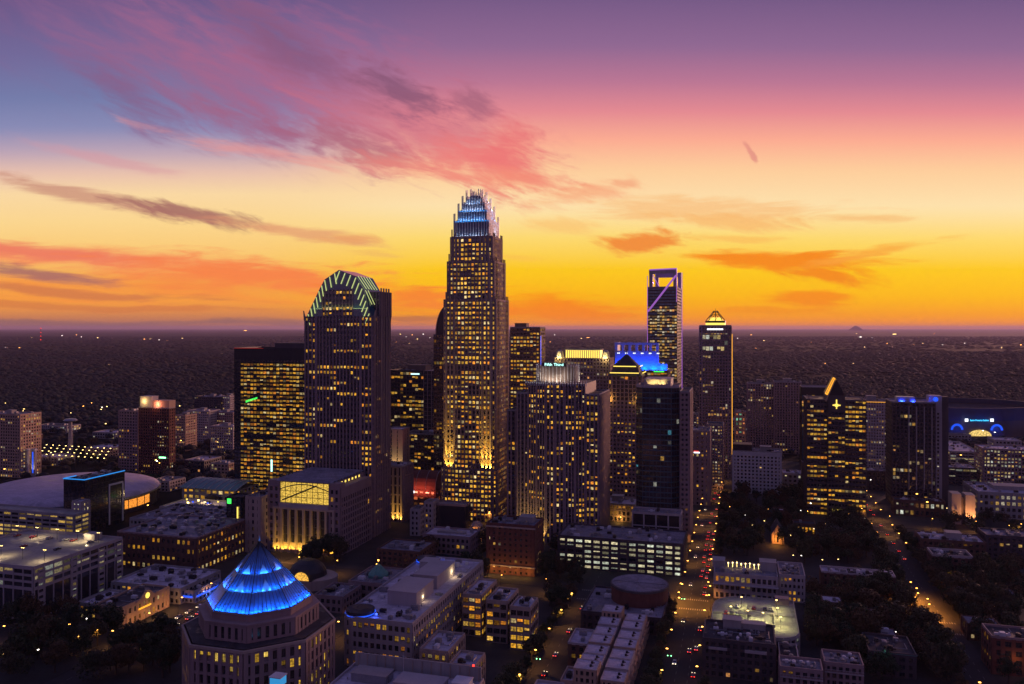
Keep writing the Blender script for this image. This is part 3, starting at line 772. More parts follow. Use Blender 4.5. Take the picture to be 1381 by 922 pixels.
def mid_towers():
    # dark glass tower with the stone slab on its right
    B, w, D = T('office_tower', 'dark glass tower with a plain stone slab on its right flank', 524, 572, 800, 34, cat='office block')
    z = z_at(502, 800)
    B.sect(rect(w, D), 0, z, fh=4, bay=3.2, p=.34, pw=.12, sh=.4, wall='metal_dark', pr=.25, pal=YEL, lev=.7, run=.4)
    s = rect(13, D + 3, w / 2 + 6.4, 0); B.mb('stone_slab', 'stone_mauve').prism(s, 0, z + 1); B.facade(s[0], s[1], 0, z + 1, fh=4, bay=4, p=0, pw=.12, sh=.06, pr=.2, wall='stone_mauve')
    B.cap_roof(rect(w, D), z, 'roof_dark', par='metal_dark', n=4); B.penthouse(6, 2, 20, 14, z, 5.5, 'stone_brown')
    sg = MB(); sg.obox((w / 2 - 14, -D / 2 - .6), (1, 0), 9, .3, z - 3, z - 1.8); B.add('lit_sign', sg, 'sign_teal')
    B.finish()
    B, w, D = T('apartment_tower', 'lower black slab at the foot of the dark glass tower, dotted with lights', 545, 600, 755, 24, cat='apartment block')
    z = z_at(588, 755); B.sect(rect(w, D), 0, z, fh=3.4, bay=3.4, p=.25, pw=.2, sh=.35, wall='stone_dark', lev=.8); B.cap_roof(rect(w, D), z, 'roof_dark', n=4); B.finish()
    # floodlit pale slab
    B, w, D = T('pale_slab', 'narrow cream slab floodlit from below, just right of the arched tower', 521, 543, 720, 16, cat='building')
    z = z_at(581, 720); B.sect(rect(w, D), 0, z, fh=3.6, bay=w / 2, p=0, pw=.6, sh=.25, wall='stone_beige', pr=.12); B.cap_roof(rect(w, D), z, 'roof_pale')
    B.lamp('AREA', 'flood_light', (0, -D / 2 - 5, 20), 16000, (1, .68, .25), aim=(0, 1, .5), size=(8, 1)); B.finish()
    # red vaulted hall
    B, w, D = T('vaulted_hall', 'red brick hall with a barrel vaulted roof lit from inside', 534, 588, 690, 24, cat='hall')
    zb = z_at(672, 690)
    v = MB(); n = 14; r = 15.0
    B.sect(rect(w, D), 0, zb + 6, fh=6, bay=5, p=.3, wall='brick_red', pal=[(1, .2, .06), (1, .35, .1)], lev=.6)
    for i in range(n):
        a0, a1 = math.pi * i / n, math.pi * (i + 1) / n; q = lambda a: (-D / 2 * math.cos(a), zb + 6 + r * math.sin(a))
        (ya, za), (yb, zz) = q(a0), q(a1); v.poly([(-w / 2, ya, za), (w / 2, ya, za), (w / 2, yb, zz), (-w / 2, yb, zz)])
    for x, rev in ((-w / 2, 1), (w / 2, 0)):
        pts = [(x, -D / 2 * math.cos(math.pi * i / n), zb + 6 + r * math.sin(math.pi * i / n)) for i in range(n + 1)]; v.poly(pts[::-1] if rev else pts)
    B.add('roof', v, 'brick_red')
    rb = MB()
    for k in range(5):
        x = -w / 2 + .5 + k * (w - 1) / 4
        for i in range(n // 2):
            a0, a1 = math.pi * i / n, math.pi * (i + 1) / n; rb.bar((x, -D / 2 * 1.02 * math.cos(a0), zb + 6.1 + r * 1.02 * math.sin(a0)), (x, -D / 2 * 1.02 * math.cos(a1), zb + 6.1 + r * 1.02 * math.sin(a1)), .3, 4)
    B.add('roof_rib', rb, 'metal_grey')
    sg = MB(); sg.obox((-w / 2 + 1, -D / 2 - 1), (1, 0), 11, .4, zb + 3, zb + 5); B.add('lit_sign', sg, 'sign_cyan')
    s2 = MB(); s2.obox((-w / 2 + 12.5, -D / 2 - 1), (1, 0), 5, .4, zb + 3, zb + 5); B.add('lit_sign', s2, 'led_white')
    B.lamp('AREA', 'flood_light', (4, -D / 2 - 8, zb + 2), 3500, (1, .18, .10), aim=(0, 1, 1), size=(22, 1)); B.finish()
    # tower with a rounded shoulder hidden behind the tallest one
    B, w, D = T('office_tower', 'dark tower with a rounded top peeping out left of the tallest tower', 585, 604, 720, 22, cat='office block')
    z = z_at(452, 720); B.sect(rect(w, D), 0, z, fh=3.9, bay=3, p=.3, pw=.2, sh=.4, wall='stone_dark', lev=.5)
    sh = MB(); pts = [(-w / 2 + 1, z)] + [(w / 2 - (w - 2) * math.cos(a * math.pi / 16), z + 26 * math.sin(a * math.pi / 16)) for a in range(0, 9)] + [(w / 2, z)]
    sh.poly([(x, -D / 2 + .5, zz) for x, zz in pts][::-1]); sh.poly([(x, D / 2 - .5, zz) for x, zz in pts])
    for (a, b), (c, d) in zip(pts, pts[1:]): sh.poly([(a, -D / 2 + .5, b), (c, -D / 2 + .5, d), (c, D / 2 - .5, d), (a, D / 2 - .5, b)])
    B.add('rounded_top', sh, 'stone_dark')
    rb = MB()
    for (a, b), (c, d) in zip(pts[1:], pts[2:]): rb.bar((a, -D / 2, b), (c, -D / 2, d), .5, 4)
    B.add('arch_rib', rb, 'stone_mauve'); B.finish()
    # brown tower right of the tallest
    B, w, D = T('office_tower', 'square brown tower with yellow windows close behind the tallest tower', 688, 728, 790, pxB=735, cat='office block')
    z = z_at(443, 790); B.sect(rect(w, D), 0, z, fh=3.9, bay=3.3, p=.7, pw=.25, sh=.5, wall='stone_brown', lev=.95, run=.45); B.cap_roof(rect(w, D), z, 'roof_dark')
    B.penthouse(-6, 0, 12, 10, z, 4.5, 'stone_brown')
    led = MB(); led.obox((w / 2 + .75, -D / 2 + 1), (0, 1), 1.5, .25, z - 40, z - 8); B.add('light_strip', led, 'led_blue'); B.finish()
mid_towers()

def ring_crown_tower():
    c, w, D = foot(697, 808, 575, 46, None, 'ring')
    B = Bld('skyscraper', 'broad dark tower with a round crown of lit fins and a white sign', 'skyscraper', c)
    st = dict(fh=3.75, bay=2.9, p=.58, pw=.38, sh=.46, wall='stone_dark', pr=.7, lev=1.2, run=.5, frame='stone_mauve', sp='stone_dark')
    z = z_at(519, 575); hw, hd = w / 2, D / 2
    B.mb('wall', 'stone_dark').prism(rect(w, D), 0, z - 8)
    bow = [(-hw + 9 + (w - 19) * i / 6, -hd - 5.5 * math.sin(math.pi * i / 6) - .4) for i in range(7)]
    B.mb('wall', 'stone_dark').prism(bow + [(hw - 10, hd - 2), (-hw + 9, hd - 2)], 0, z)
    for i in range(6): B.facade(bow[i], bow[i + 1], 0, z, **dict(st, p=.42, only=None))
    B.facade((-hw, -hd), (-hw + 9, -hd), 0, z - 8, **dict(st, p=.06)); B.facade((hw - 10, -hd), (hw, -hd), 0, z - 8, **st); B.facade((hw, -hd), (hw, hd), 0, z - 8, **dict(st, p=.25))
    s2 = rect(10, D * .7, -hw - 5, 2); B.sect(s2, 0, z - 22, **dict(st, p=.1, wall='stone_mauve')); B.cap_roof(s2, z - 22, 'roof_dark')
    B.cap_roof(rect(w, D), z - 8, 'roof_dark', n=0)
    dr = ngon(15.2, 28, 0, x=-4, y=-4); B.add('crown', MB_prism(dr, z, z + 12), 'stone_brown')
    fn = MB()
    for i in range(36):
        a = i * 2 * math.pi / 36; fn.bar((-4 + 16 * math.cos(a), -4 + 16 * math.sin(a), z + .2), (-4 + 16 * math.cos(a), -4 + 16 * math.sin(a), z + 13.5), .24, 4)
    B.add('crown_fin', fn, 'fin_pale')
    rim = MB(); n = 26
    for i in range(n):
        t = i / (n - 1); x = -hw + 7 + (w - 16) * t; y = -hd - 6.2 * math.sin(math.pi * t) - 1.2
        rim.obox((x - .22, y), (1, 0), .44, .5, z - 1.5, z + 2.2, True)
    B.add('rim_fin', rim, 'fin_pale')
    lb = MB()
    for i in range(n):
        t = i / (n - 1); x = -hw + 7 + (w - 16) * t; y = -hd - 6.2 * math.sin(math.pi * t) - .5
        lb.obox((x - .15, y), (1, 0), .3, .3, z + .2, z + .8, True)
    B.add('rim_lamp', lb, 'led_white')
    sg = MB(); sg.obox((-12, -20.8), (1, 0), 18, .3, z + 12.2, z + 14.8, True); B.add('sign_board', sg, 'metal_dark')
    text_part('Fifth Third', 2.9, 'sign_teal', B.root, (-3, -21.0, z + 12.6), sx=1.15)
    B.lamp('AREA', 'flood_light', (-4, -22.2, z + .5), 2200, (1, .84, .66), aim=(0, .7, 1), size=(30, .6)); B.lamp('AREA', 'flood_light', (13.6, -4, z + .5), 900, (1, .8, .6), aim=(-.7, 0, 1), size=(.6, 20))
    for x in (-hw + 8, -hw + 19): B.lamp('SPOT', 'flood_light', (x, -hd - 7.5, .6), 26000, (1, .66, .16), aim=(0, .25, 1), spot=75)
    B.finish()
def MB_prism(poly, z0, z1, top=None):
    b = MB(); b.prism(poly, z0, z1, top); return b
ring_crown_tower()

def right_towers():
    # tower with yellow lit top and two finial turrets, behind the ring crown
    B, w, D = T('office_tower', 'pale tower with a yellow lit roof band between two bright corner turrets', 748, 822, 900, 30, cat='office block')
    z = z_at(484, 900); B.sect(rect(w, D), 0, z, fh=4, bay=3.6, p=.3, pw=.45, sh=.45, wall='stone_mauve', lev=.7, pal=WARM)
    b = MB(); b.prism(rect(w * .62, D * .7, 0, -1), z, z + 9); B.add('lit_crown', b, 'led_yellow'); B.cap_roof(rect(w * .66, D * .74, 0, -1), z + 9.0, 'roof_dark')
    fn = MB()
    for i in range(17): fn.obox((-w * .31 + i * w * .62 / 16 - .35, -D * .35 - 1.9), (1, 0), .7, .7, z, z + 8.5, True)
    B.add('crown_fin', fn, 'stone_mauve')
    for s in (-1, 1):
        t = MB(); t.prism(chamfer(9, 9, 2), 0, 7, chamfer(6.5, 6.5, 1.6)); t.prism(chamfer(6.5, 6.5, 1.6), 7, 9, chamfer(3, 3, .6)); t.v = [(x + s * (w / 2 - 5), y - D / 2 + 5, q + z) for x, y, q in t.v]
        B.add('turret', t, 'stone_pale'); B.lamp('POINT', 'flood_light', (s * (w / 2 - 5), -D / 2 - 3, z + 1), 4500, (1, .8, .25), size=1)
    B.finish()
    # blue-lit rooftop box
    B, w, D = T('office_tower', 'tower topped by a deep blue floodlit screen wall', 829, 900, 860, 34, cat='office block')
    z = z_at(503, 860); B.sect(rect(w, D), 0, z, fh=4, bay=3.6, p=.55, pw=.15, sh=.4, wall='stone_brown', lev=.9)
    b = MB(); zt = z_at(463, 860)
    b.box(-w / 2, w / 2 - 9, -D / 2, -D / 2 + 1, z + 2, zt - 9); b.box(-w / 2, w / 2 - 9, -D / 2, -D / 2 + 1, zt - 2.5, zt)
    for i in range(7): b.box(-w / 2 + i * (w - 12) / 6, -w / 2 + i * (w - 12) / 6 + 3, -D / 2 + .1, -D / 2 + .9, zt - 9, zt - 2.5)
    b.box(w / 2 - 8.9, w / 2, -D / 2 + .2, -D / 2 + 1.2, z + 2, z + 9)
    b.box(-w / 2, -w / 2 + 1, -D / 2 + 1, D / 2, z + 2, zt - .2); B.add('screen_wall', b, 'panel_blue')
    for i in range(6): B.lamp('AREA', 'flood_light', (-w / 2 + 5 + i * (w - 10) / 5, -D / 2 - 3.2, z + 2), 5200, (.0, .06, 1), aim=(0, .45, 1), size=(6, .6))
    B.mb('roof', 'roof_dark').prism(rect(w + 6, D + 9), z + .3, z + 1.6)
    led = MB(); led.obox((w / 2 - 14, -D / 2 - 4.8), (1, 0), 11, .2, z + .5, z + 1.4); B.add('light_strip', led, 'led_green')
    dots = MB()
    for i in range(12): dots.obox((-w / 2 + 3 + (i // 2) * (w - 14) / 5 + (i % 2) * 1.6, -D / 2 - .3), (1, 0), .9, .25, zt - 12, zt - 11)
    B.add('lit_dot', dots, 'led_white'); B.finish()
    # pyramid-roofed tower
    B, w, D = T('skyscraper', 'stone tower with a small dark pyramid roof edged in yellow light', 818, 866, 715, 32)
    z = z_at(536, 715); st = dict(fh=3.8, bay=3.4, p=.45, pw=.45, sh=.5, wall='stone_mauve', lev=1.0, pr=.5, pal=YEL)
    B.sect(rect(w + 2, D), 0, z - 4, **st); a = 30
    B.sect(chamfer(a, a, 4), z - 4, z + 18, **dict(st, p=.05, pw=.25, sh=.2, bay=4)); py = MB()
    py.prism(chamfer(a + 1.5, a + 1.5, 4.5), z + 18, z + 21, chamfer(a - 4, a - 4, 3.5)); py.prism(chamfer(a - 5, a - 5, 3.5), z + 21, z + 26, chamfer(a - 7, a - 7, 3.2)); py.prism(chamfer(a - 6, a - 6, 3), z + 26, z + 37, chamfer(2, 2, .4)); py.cyl(0, 0, z + 37, z + 42, .5, .1, 6)
    B.add('pyramid_roof', py, 'metal_dark'); led = MB()
    for r, q in ((a + 2, z + 20.6), (a - 3.6, z + 26.4)):
        led.obox((-r / 2 + 3, -r / 2 - .2), (1, 0), r - 6, .4, q, q + .8, True); led.obox((r / 2 + .2, -r / 2 + 3), (0, 1), r - 6, .4, q, q + .8, True)
    B.add('light_strip', led, 'led_yellow')
    for x in (-w / 2 + 2, w / 2 - 3): B.lamp('POINT', 'flood_light', (x, -D / 2 - 1.5, z - 2.5), 2500, (1, .55, .08), size=.5)
    B.finish()
    # curved white crown over dark glass
    c, w, D = foot(857, 915, 585, 34, None, 'curved')
    B = Bld('skyscraper', 'dark blue glass tower under a low curved white crown with uplights', 'skyscraper', c); z = z_at(524, 585); hw, hd = w / 2, D / 2
    B.sect(chamfer(w, D, 5), 0, z, fh=3.9, bay=2.6, p=.035, pw=.06, sh=.2, wall='metal_blue', glass='glass_blue', pr=.16, lev=.6, run=.15, pal=[(1, .55, .1), (.1, .45, .6), (.6, .6, .5)])
    sd = rect(7, D + 1, hw + 4.5, -1); B.sect(sd, 0, z - 3, fh=3.6, bay=3.5, p=.02, pw=.35, sh=.5, wall='stone_mauve'); B.cap_roof(sd, z - 3, 'roof_dark')
    B.cap_roof(chamfer(w, D, 5), z, 'roof_grey', h=1.5, par='stone_pale')
    cr = [(-hw + 6 + (w - 12) * i / 10, -hd + 4 - 4.5 * math.sin(math.pi * i / 10)) for i in range(11)]
    b = MB(); b.prism(cr + [(hw - 6, hd - 4), (-hw + 6, hd - 4)], z + .3, z + 6.2); B.add('crown', b, 'stone_pale')
    for i in range(7): 
        t = (i + .5) / 7; B.lamp('SPOT', 'flood_light', (-hw + 6 + (w - 12) * t, -hd + 2.6 - 4.5 * math.sin(math.pi * t) - 1.4, z + .5), 2600, (1, .72, .22), aim=(0, .5, 1), spot=75, size=.15)
    B.lamp('SPOT', 'flood_light', (hw - 4.5, 0, z + .5), 2500, (1, .74, .3), aim=(-.5, 0, 1), spot=75)
    B.finish()
    # handlebar tower
    B, w, D = T('skyscraper', 'slim tower with a purple-edged cutout and a diagonal band at its top', 873, 913, 1090, pxB=919)
    z = z_at(388, 1090); zt = z_at(364, 1090); hw, hd = w / 2, D / 2
    only = lambda i, n, j, m: (j / m) < .87
    B.sect(rect(w, D), 0, z, fh=4.2, bay=3.4, p=.72, pw=.12, sh=.4, wall='metal_dark', glass='glass_blue', lev=.75, run=.5, pr=.2, pal=WARM, only=only); B.cap_roof(rect(w, D), z, 'roof_dark')
    for yy, th in ((-hd, 3.0), (hd - 3.0, 3.0)):
        fr = MB(); fr.prism(rect(5, th, -hw + 5, yy + th / 2), z, zt); fr.prism(rect(5, th, hw - 2.5, yy + th / 2), z, zt + 1); fr.prism(rect(w - 2.7, th - .4, .9, yy + th / 2), zt - 6, zt + .3); B.add('crown_frame', fr, 'metal_grey')
    dg = MB(); dg.bar((hw - 1, -hd - 1.2, zt - 8), (-hw + 1, -hd - 1.2, zt - 57), 1.3, 4); dg.bar((-hw + 7.5, -hd - .7, zt - 7), (-hw + 16, -hd - .7, z + 1), .6, 4)
    dg.bar((-hw + 3, -hd - .8, zt), (hw, -hd - .8, zt + 1), .9, 4); dg.bar((hw - .5, -hd - .8, zt + 1), (hw - .5, -hd - .8, z - 20), .4, 4); dg.bar((-hw + .3, -hd - .8, zt - 8), (-hw + .3, -hd - .8, 40), .45, 4); dg.bar((hw + .9, hd - 1, zt + 1), (hw + .9, hd - 1, 30), .5, 4)
    B.add('light_edge', dg, 'led_purple')
    for x in (-hw + 9, hw - 6): B.lamp('POINT', 'flood_light', (x, -hd + 6, z + 6), 9000, (.45, .12, 1), size=1)
    B.finish()
    # tower with a pointed wire crown
    c, w, D = foot(943, 986, 830, 30, None, 'vue')
    B = Bld('apartment_tower', 'slender residential tower with a glowing yellow tent-shaped roof lantern', 'skyscraper', c); z = z_at(441, 830); hw, hd = w / 2, D / 2
    B.sect(chamfer(w, D, 3), 0, z, fh=3.3, bay=3.0, p=.14, pw=.28, sh=.3, wall='stone_mauve', glass='glass_blue', lev=.6, pal=WARM, pr=.4)
    B.facade((-hw + 3, -hd - .6), (hw - 3, -hd - .6), z - 26, z - 8, fh=6, bay=4, p=.45, pw=.15, sh=.3, wall='stone_mauve', lev=.7, pal=PALE)
    B.cap_roof(chamfer(w, D, 3), z, 'roof_dark', h=1.5); dr = ngon(10.2, 16); b = MB(); b.prism(dr, z + .2, z + 3.8); B.add('lit_drum', b, 'led_yellow')
    b = MB(); b.prism(ngon(10.6, 16), z + 3.8, z + 6); B.add('drum_band', b, 'metal_dark')
    b = MB(); top = (0, 0, z + 19)
    for i in range(8):
        a = i * math.pi / 4; a2 = (i + 1) * math.pi / 4; p0 = (10 * math.cos(a), 10 * math.sin(a), z + 6); p1 = (10 * math.cos(a2), 10 * math.sin(a2), z + 6)
        m0 = (5 * math.cos(a), 5 * math.sin(a), z + 12.5); m1 = (5 * math.cos(a2), 5 * math.sin(a2), z + 12.5)
        b.bar(p0, (1.8 * math.cos(a), 1.8 * math.sin(a), z + 16.5), .3, 4); b.bar(p0, m1, .2, 4); b.bar(m0, m1, .2, 4); b.bar(m0, (1.8 * math.cos(a2), 1.8 * math.sin(a2), z + 16.5), .2, 4)
    b.bar((0, 0, z + 14), top, .15, 4); B.add('lantern_frame', b, 'metal_dark')
    b = MB(); b.prism(ngon(8.2, 16), z + 6, z + 9.5, ngon(5.6, 16)); B.add('lantern_glow', b, 'led_yellow')
    sg = MB(); sg.obox((-8, -hd - .9), (1, 0), 16, .3, z - 3.6, z - 2.2, True); B.add('lit_sign', sg, 'led_white')
    eg = MB(); eg.bar((hw + .6, hd - 3, 20), (hw + .6, hd - 3, z - 8), .45, 4); B.add('light_edge', eg, 'led_gold')
    B.finish()
    B, w, D = T('apartment_tower', 'lower residential wing sprinkled with small pale lights in front of the slender tower', 953, 975, 770, 26, cat='apartment block')
    z = z_at(575, 770); B.sect(rect(w, D), 0, z, fh=3, bay=2.4, p=.5, pw=.5, sh=.5, wall='stone_mauve', lev=.6, pal=WARM); B.cap_roof(rect(w, D), z, 'roof_dark'); B.finish()
    B, w, D = T('office_block', 'plum grey block with a small red and white sign beside the traffic street', 931, 957, 700, 28, cat='building')
    z = z_at(583, 700); B.sect(rect(w, D), 0, z, fh=3.8, bay=4.5, p=.2, pw=.6, sh=.5, wall='stone_mauve', lev=.9); B.cap_roof(rect(w, D), z, 'roof_grey', n=3)
    sg = MB(); sg.obox((-w / 2 + 3, -D / 2 - .7), (1, 0), 5, .3, z - 19, z - 18); B.add('lit_sign', sg, 'led_white'); sg = MB(); sg.obox((-w / 2 + 3, -D / 2 - .7), (1, 0), 4, .3, z - 17.9, z - 17); B.add('lit_sign', sg, 'led_red'); B.finish()
    B, w, D = T('office_block', 'low brown block with warm lit windows between two dark towers', 816, 856, 640, 26, cat='building')
    z = z_at(683, 640); B.sect(rect(w, D), 0, z, fh=4.4, bay=3.6, p=.4, pw=.4, sh=.3, wall='stone_beige', lev=.45, pal=[(1, .42, .06)]); B.cap_roof(rect(w, D), z, 'roof_pale', n=3)
    B.penthouse(-4, 4, 9, 8, z, 4); B.lamp('POINT', 'flood_light', (0, -D / 2 - 4, 3), 1500, (1, .5, .1), size=.5); B.finish()
right_towers()

def far_right():
    B, w, D = T('hotel', 'pale grey hotel slab with an even grid of small dark windows', 988, 1054, 745, 22, cat='hotel')
    z = z_at(612, 745); B.sect(rect(w, D), 0, z, fh=3.2, bay=3.3, p=.04, pw=.5, sh=.5, wall='metal_white', pal=WARM, top=3); B.cap_roof(rect(w, D), z, 'roof_grey', n=4)
    B.penthouse(-w / 2 + 9, 0, 17, 16, z, 6, 'metal_dark'); B.penthouse(8, 2, 10, 8, z, 4); B.finish()
    for lab, a, b, d, py, dep in (('wide dark apartment block left of the gold-roofed tower, upper left of two joined slabs', 1008, 1044, 1000, 519, 24), ('dark apartment slab with vertical balcony stacks, tallest behind the pale hotel', 1044, 1081, 985, 517, 24)):
        B, w, D = T('apartment_tower', lab, a, b, d, dep, cat='apartment block'); z = z_at(py, d)
        B.sect(rect(w, D), 0, z, fh=3.2, bay=3.2, p=.1, pw=.45, sh=.3, wall='stone_mauve', lev=.6, pal=WARM, pr=.7); B.cap_roof(rect(w, D), z, 'roof_dark', n=3); B.penthouse(0, 3, 10, 8, z, 4); B.finish()
    B, w, D = T('apartment_tower', 'blue-black glass apartment tower half hidden behind the gold-roofed tower', 1081, 1122, 880, 26, cat='apartment block'); z = z_at(524, 880)
    B.sect(rect(w, D), 0, z, fh=3.3, bay=3.4, p=.12, pw=.15, sh=.2, wall='metal_dark', glass='glass_blue', lev=.7, pal=WARM, top=8); B.cap_roof(rect(w, D), z, 'roof_grey', par='metal_grey'); B.finish()
    # gold-roofed tower
    c, w, D = foot(1088, 1168, 655, 34, None, 'carillon'); B = Bld('skyscraper', 'black tower with a tilted gold lit roof panel and a shining cross window', 'skyscraper', c)
    hw, hd = w / 2, D / 2; z = z_at(541, 655); st = dict(fh=3.9, bay=2.7, p=.5, pw=.16, sh=.52, wall='stone_dark', lev=.85, run=.75, pr=.3, fcoh=.9)
    B.mb('wall', 'stone_dark').prism(rect(w, D), 0, z)
    for a, b in ((-hw, -hw + 16), (hw - 16, hw)): B.facade((a, -hd), (b, -hd), 0, z, **st)
    cb = rect(w - 32.5, D + 3, 0, -1.5); B.mb('wall', 'stone_dark').prism(cb, 0, z + 4); B.facade(cb[0], cb[1], 0, z - 9, **dict(st, p=.5))
    if B.facing((-hw, hd), (-hw, -hd)) > 0: B.facade((-hw, hd), (-hw, -hd), 0, z, **dict(st, p=.1))
    B.facade((hw, -hd), (hw, hd), 0, z, **dict(st, p=.2))
    gb = MB(); cw = (w - 32.5) / 2
    gb.poly([(-cw, -hd - 3, z + 4), (cw, -hd - 3, z + 4), (0, -hd - 3, z + 17)]); gb.poly([(-cw, hd, z + 4), (0, hd, z + 17), (cw, hd, z + 4)]); gb.poly([(cw, -hd - 3, z + 4), (cw, hd, z + 4), (0, hd, z + 17), (0, -hd - 3, z + 17)]); gb.poly([(-cw, hd, z + 4), (-cw, -hd - 3, z + 4), (0, -hd - 3, z + 17), (0, hd, z + 17)])
    gb.cyl(0, 0, z + 16, z + 24, .3, .08, 6); B.add('gable_roof', gb, 'metal_dark')
    gp = MB(); a, b = Vector((-cw - .5, 0, z + 4.2)), Vector((-.9, 0, z + 17.2)); n = Vector((-.8, 0, .75)).normalized() * .5
    ya, yb = -hd - 3.4, -hd + 8
    gp2 = MB()
    for p0, p1 in (((a, ya), (b, ya)), ((b, ya), (b, yb)), ((b, yb), (a, yb)), ((a, yb), (a, ya))):
        gp2.bar((p0[0].x + n.x, p0[1], p0[0].z + n.z), (p1[0].x + n.x, p1[1], p1[0].z + n.z), .6, 4)
    q = [(a.x + n.x, ya, a.z + n.z), (b.x + n.x, ya, b.z + n.z), (b.x + n.x, yb, b.z + n.z), (a.x + n.x, yb, a.z + n.z)]
    gp.poly(q); B.add('gold_panel_edge', gp2, 'led_gold'); B.add('gold_panel', gp, 'led_gold_dim')
    e = MB(); f0 = Vector((-hw + 15, -hd - 3.2, z + 1)); 
    e.bar((-cw - 1.8, -hd - 3.8, z - 1), (-1.0, -hd - 3.8, z + 17), .5, 4); B.add('gable_edge', e, 'stone_beige')
    cx = MB(); cx.obox((-.45, -hd - 3.5), (1, 0), .9, .3, z - 7, z + .5, True); cx.obox((-3, -hd - 3.48), (1, 0), 6, .28, z - 4.6, z - 3.6, True); cx.obox((-1.3, -hd - 3.52), (1, 0), 2.6, .3, z - 5.2, z - 3, True)
    B.add('cross_window', cx, 'led_yellow')
    ch = MB()
    for x, s in ((-hw, 1), (hw, -1)): ch.bar((x, -hd - .7, z + 4), (x + s * 3, -hd - .7, z - .5), .45, 4)
    ch.obox((-hw + 3, -hd - .7), (1, 0), 12, .4, z - .2, z + .5, True); B.add('edge_trim', ch, 'stone_beige'); B.cap_roof(rect(w, D), z, 'roof_dark', h=.5)
    sg = MB(); sg.obox((hw - 26, -hd - 4.2), (1, 0), 7, .3, 5, 6.5, True); B.add('lit_sign', sg, 'led_yellow'); B.finish()
    # residential pair to its right
    B, w, D = T('apartment_tower', 'pale residential tower with regular balconies behind and right of the gold-roofed tower', 1160, 1203, 850, 26, cat='apartment block'); z = z_at(543, 850)
    B.sect(rect(w, D), 0, z, fh=3.2, bay=2.6, p=.22, pw=.5, sh=.45, wall='stone_pale', lev=.5, pal=WARM); B.cap_roof(rect(w, D), z, 'roof_grey', n=4); B.penthouse(-3, 0, 9, 8, z, 5)
    led = MB(); led.obox((-w / 2, -D / 2 - .8), (1, 0), w, .2, z - .6, z - .2); B.add('light_strip', led, 'led_gold'); B.finish()
    B, w, D = T('skyscraper', 'dark residential tower with blue lit roof terraces and white vertical strips', 1203, 1262, 690, 30); z = z_at(545, 690); hw, hd = w / 2, D / 2
    B.sect(rect(w, D), 0, z, fh=3.3, bay=3.2, p=.13, pw=.25, sh=.25, wall='stone_dark', glass='glass_blue', lev=.6, pal=WARM); B.cap_roof(rect(w, D), z, 'roof_grey')
    s = MB()
    for x in (-hw + 13, -hw + 19, -hw + 25, -hw + 31): s.obox((x, -hd - .75), (1, 0), .7, .25, 15, z - 3)
    B.add('white_strip', s, 'stone_pale')
    core = rect(10, 12, hw + 1.5, -1); B.mb('stair_tower', 'stone_pale').prism(core, 0, z + 6); c2 = rect(10, 8, hw + 7.5, 1); B.mb('stair_tower', 'stone_dark').prism(c2, 0, z + 5)
    B.facade(core[0], core[1], 0, z - 8, fh=3.3, bay=5, p=.12, wall='stone_pale', pw=.45, pal=WARM, lev=.6)
    t = MB(); t.prism(rect(w - 20, 10, -6, -hd + 6), z, z + 5); B.add('roof_terrace', t, 'panel_blue')
    for x in (-hw + 8, -hw + 17, -hw + 28): B.lamp('AREA', 'flood_light', (x, -hd + .4, z + .6), 1100, (.02, .06, 1), aim=(0, 1, .7), size=(3, .4))
    sg = MB(); sg.prism(ngon(2.0, 12), 0, .3); sg.v = [(x + hw + 1.5, -7.4 - q, y + z + 3) for x, y, q in sg.v]; B.add('lit_sign', sg, 'led_blue'); B.finish()
    # stadium
    c = Vector((677, 1230, 0)); B = Bld('stadium', 'football stadium bowl with blue lit arches and light blue lettering', 'stadium', c, rz=0.0)
    b = MB(); n = 40; rx, ry = 120, 90
    ring = [(rx * math.cos(i * 2 * math.pi / n), ry * math.sin(i * 2 * math.pi / n)) for i in range(n)]; inner = [(x * .72, y * .72) for x, y in ring]
    for i in range(n):
        j = (i + 1) % n; A, Bq, Ci, Di = ring[i], ring[j], inner[j], inner[i]
        b.poly([(A[0], A[1], 0), (Bq[0], Bq[1], 0), (Bq[0], Bq[1], 33), (A[0], A[1], 33)]); b.poly([(A[0], A[1], 33), (Bq[0], Bq[1], 33), (Ci[0], Ci[1], 20), (Di[0], Di[1], 20)]); b.poly([(Di[0], Di[1], 20), (Ci[0], Ci[1], 20), (Ci[0], Ci[1], 2), (Di[0], Di[1], 2)])
    B.add('bowl', b, 'stone_dark'); b = MB(); b.prism(inner, .3, 2); B.add('pitch', b, 'leaf')
    b = MB()
    for i in range(n):
        j = (i + 1) % n; A, Bq = ring[i], ring[j]
        b.poly([(A[0] * 1.01, A[1] * 1.01, 23), (Bq[0] * 1.01, Bq[1] * 1.01, 23), (Bq[0] * 1.01, Bq[1] * 1.01, 41), (A[0] * 1.01, A[1] * 1.01, 41)]); b.poly([(A[0] * .98, A[1] * .98, 33), (A[0] * .98, A[1] * .98, 41), (Bq[0] * .98, Bq[1] * .98, 41), (Bq[0] * .98, Bq[1] * .98, 33)]); b.poly([(A[0] * 1.01, A[1] * 1.01, 41), (Bq[0] * 1.01, Bq[1] * 1.01, 41), (Bq[0] * .98, Bq[1] * .98, 41), (A[0] * .98, A[1] * .98, 41)])
    B.add('upper_wall', b, 'navy_panel')
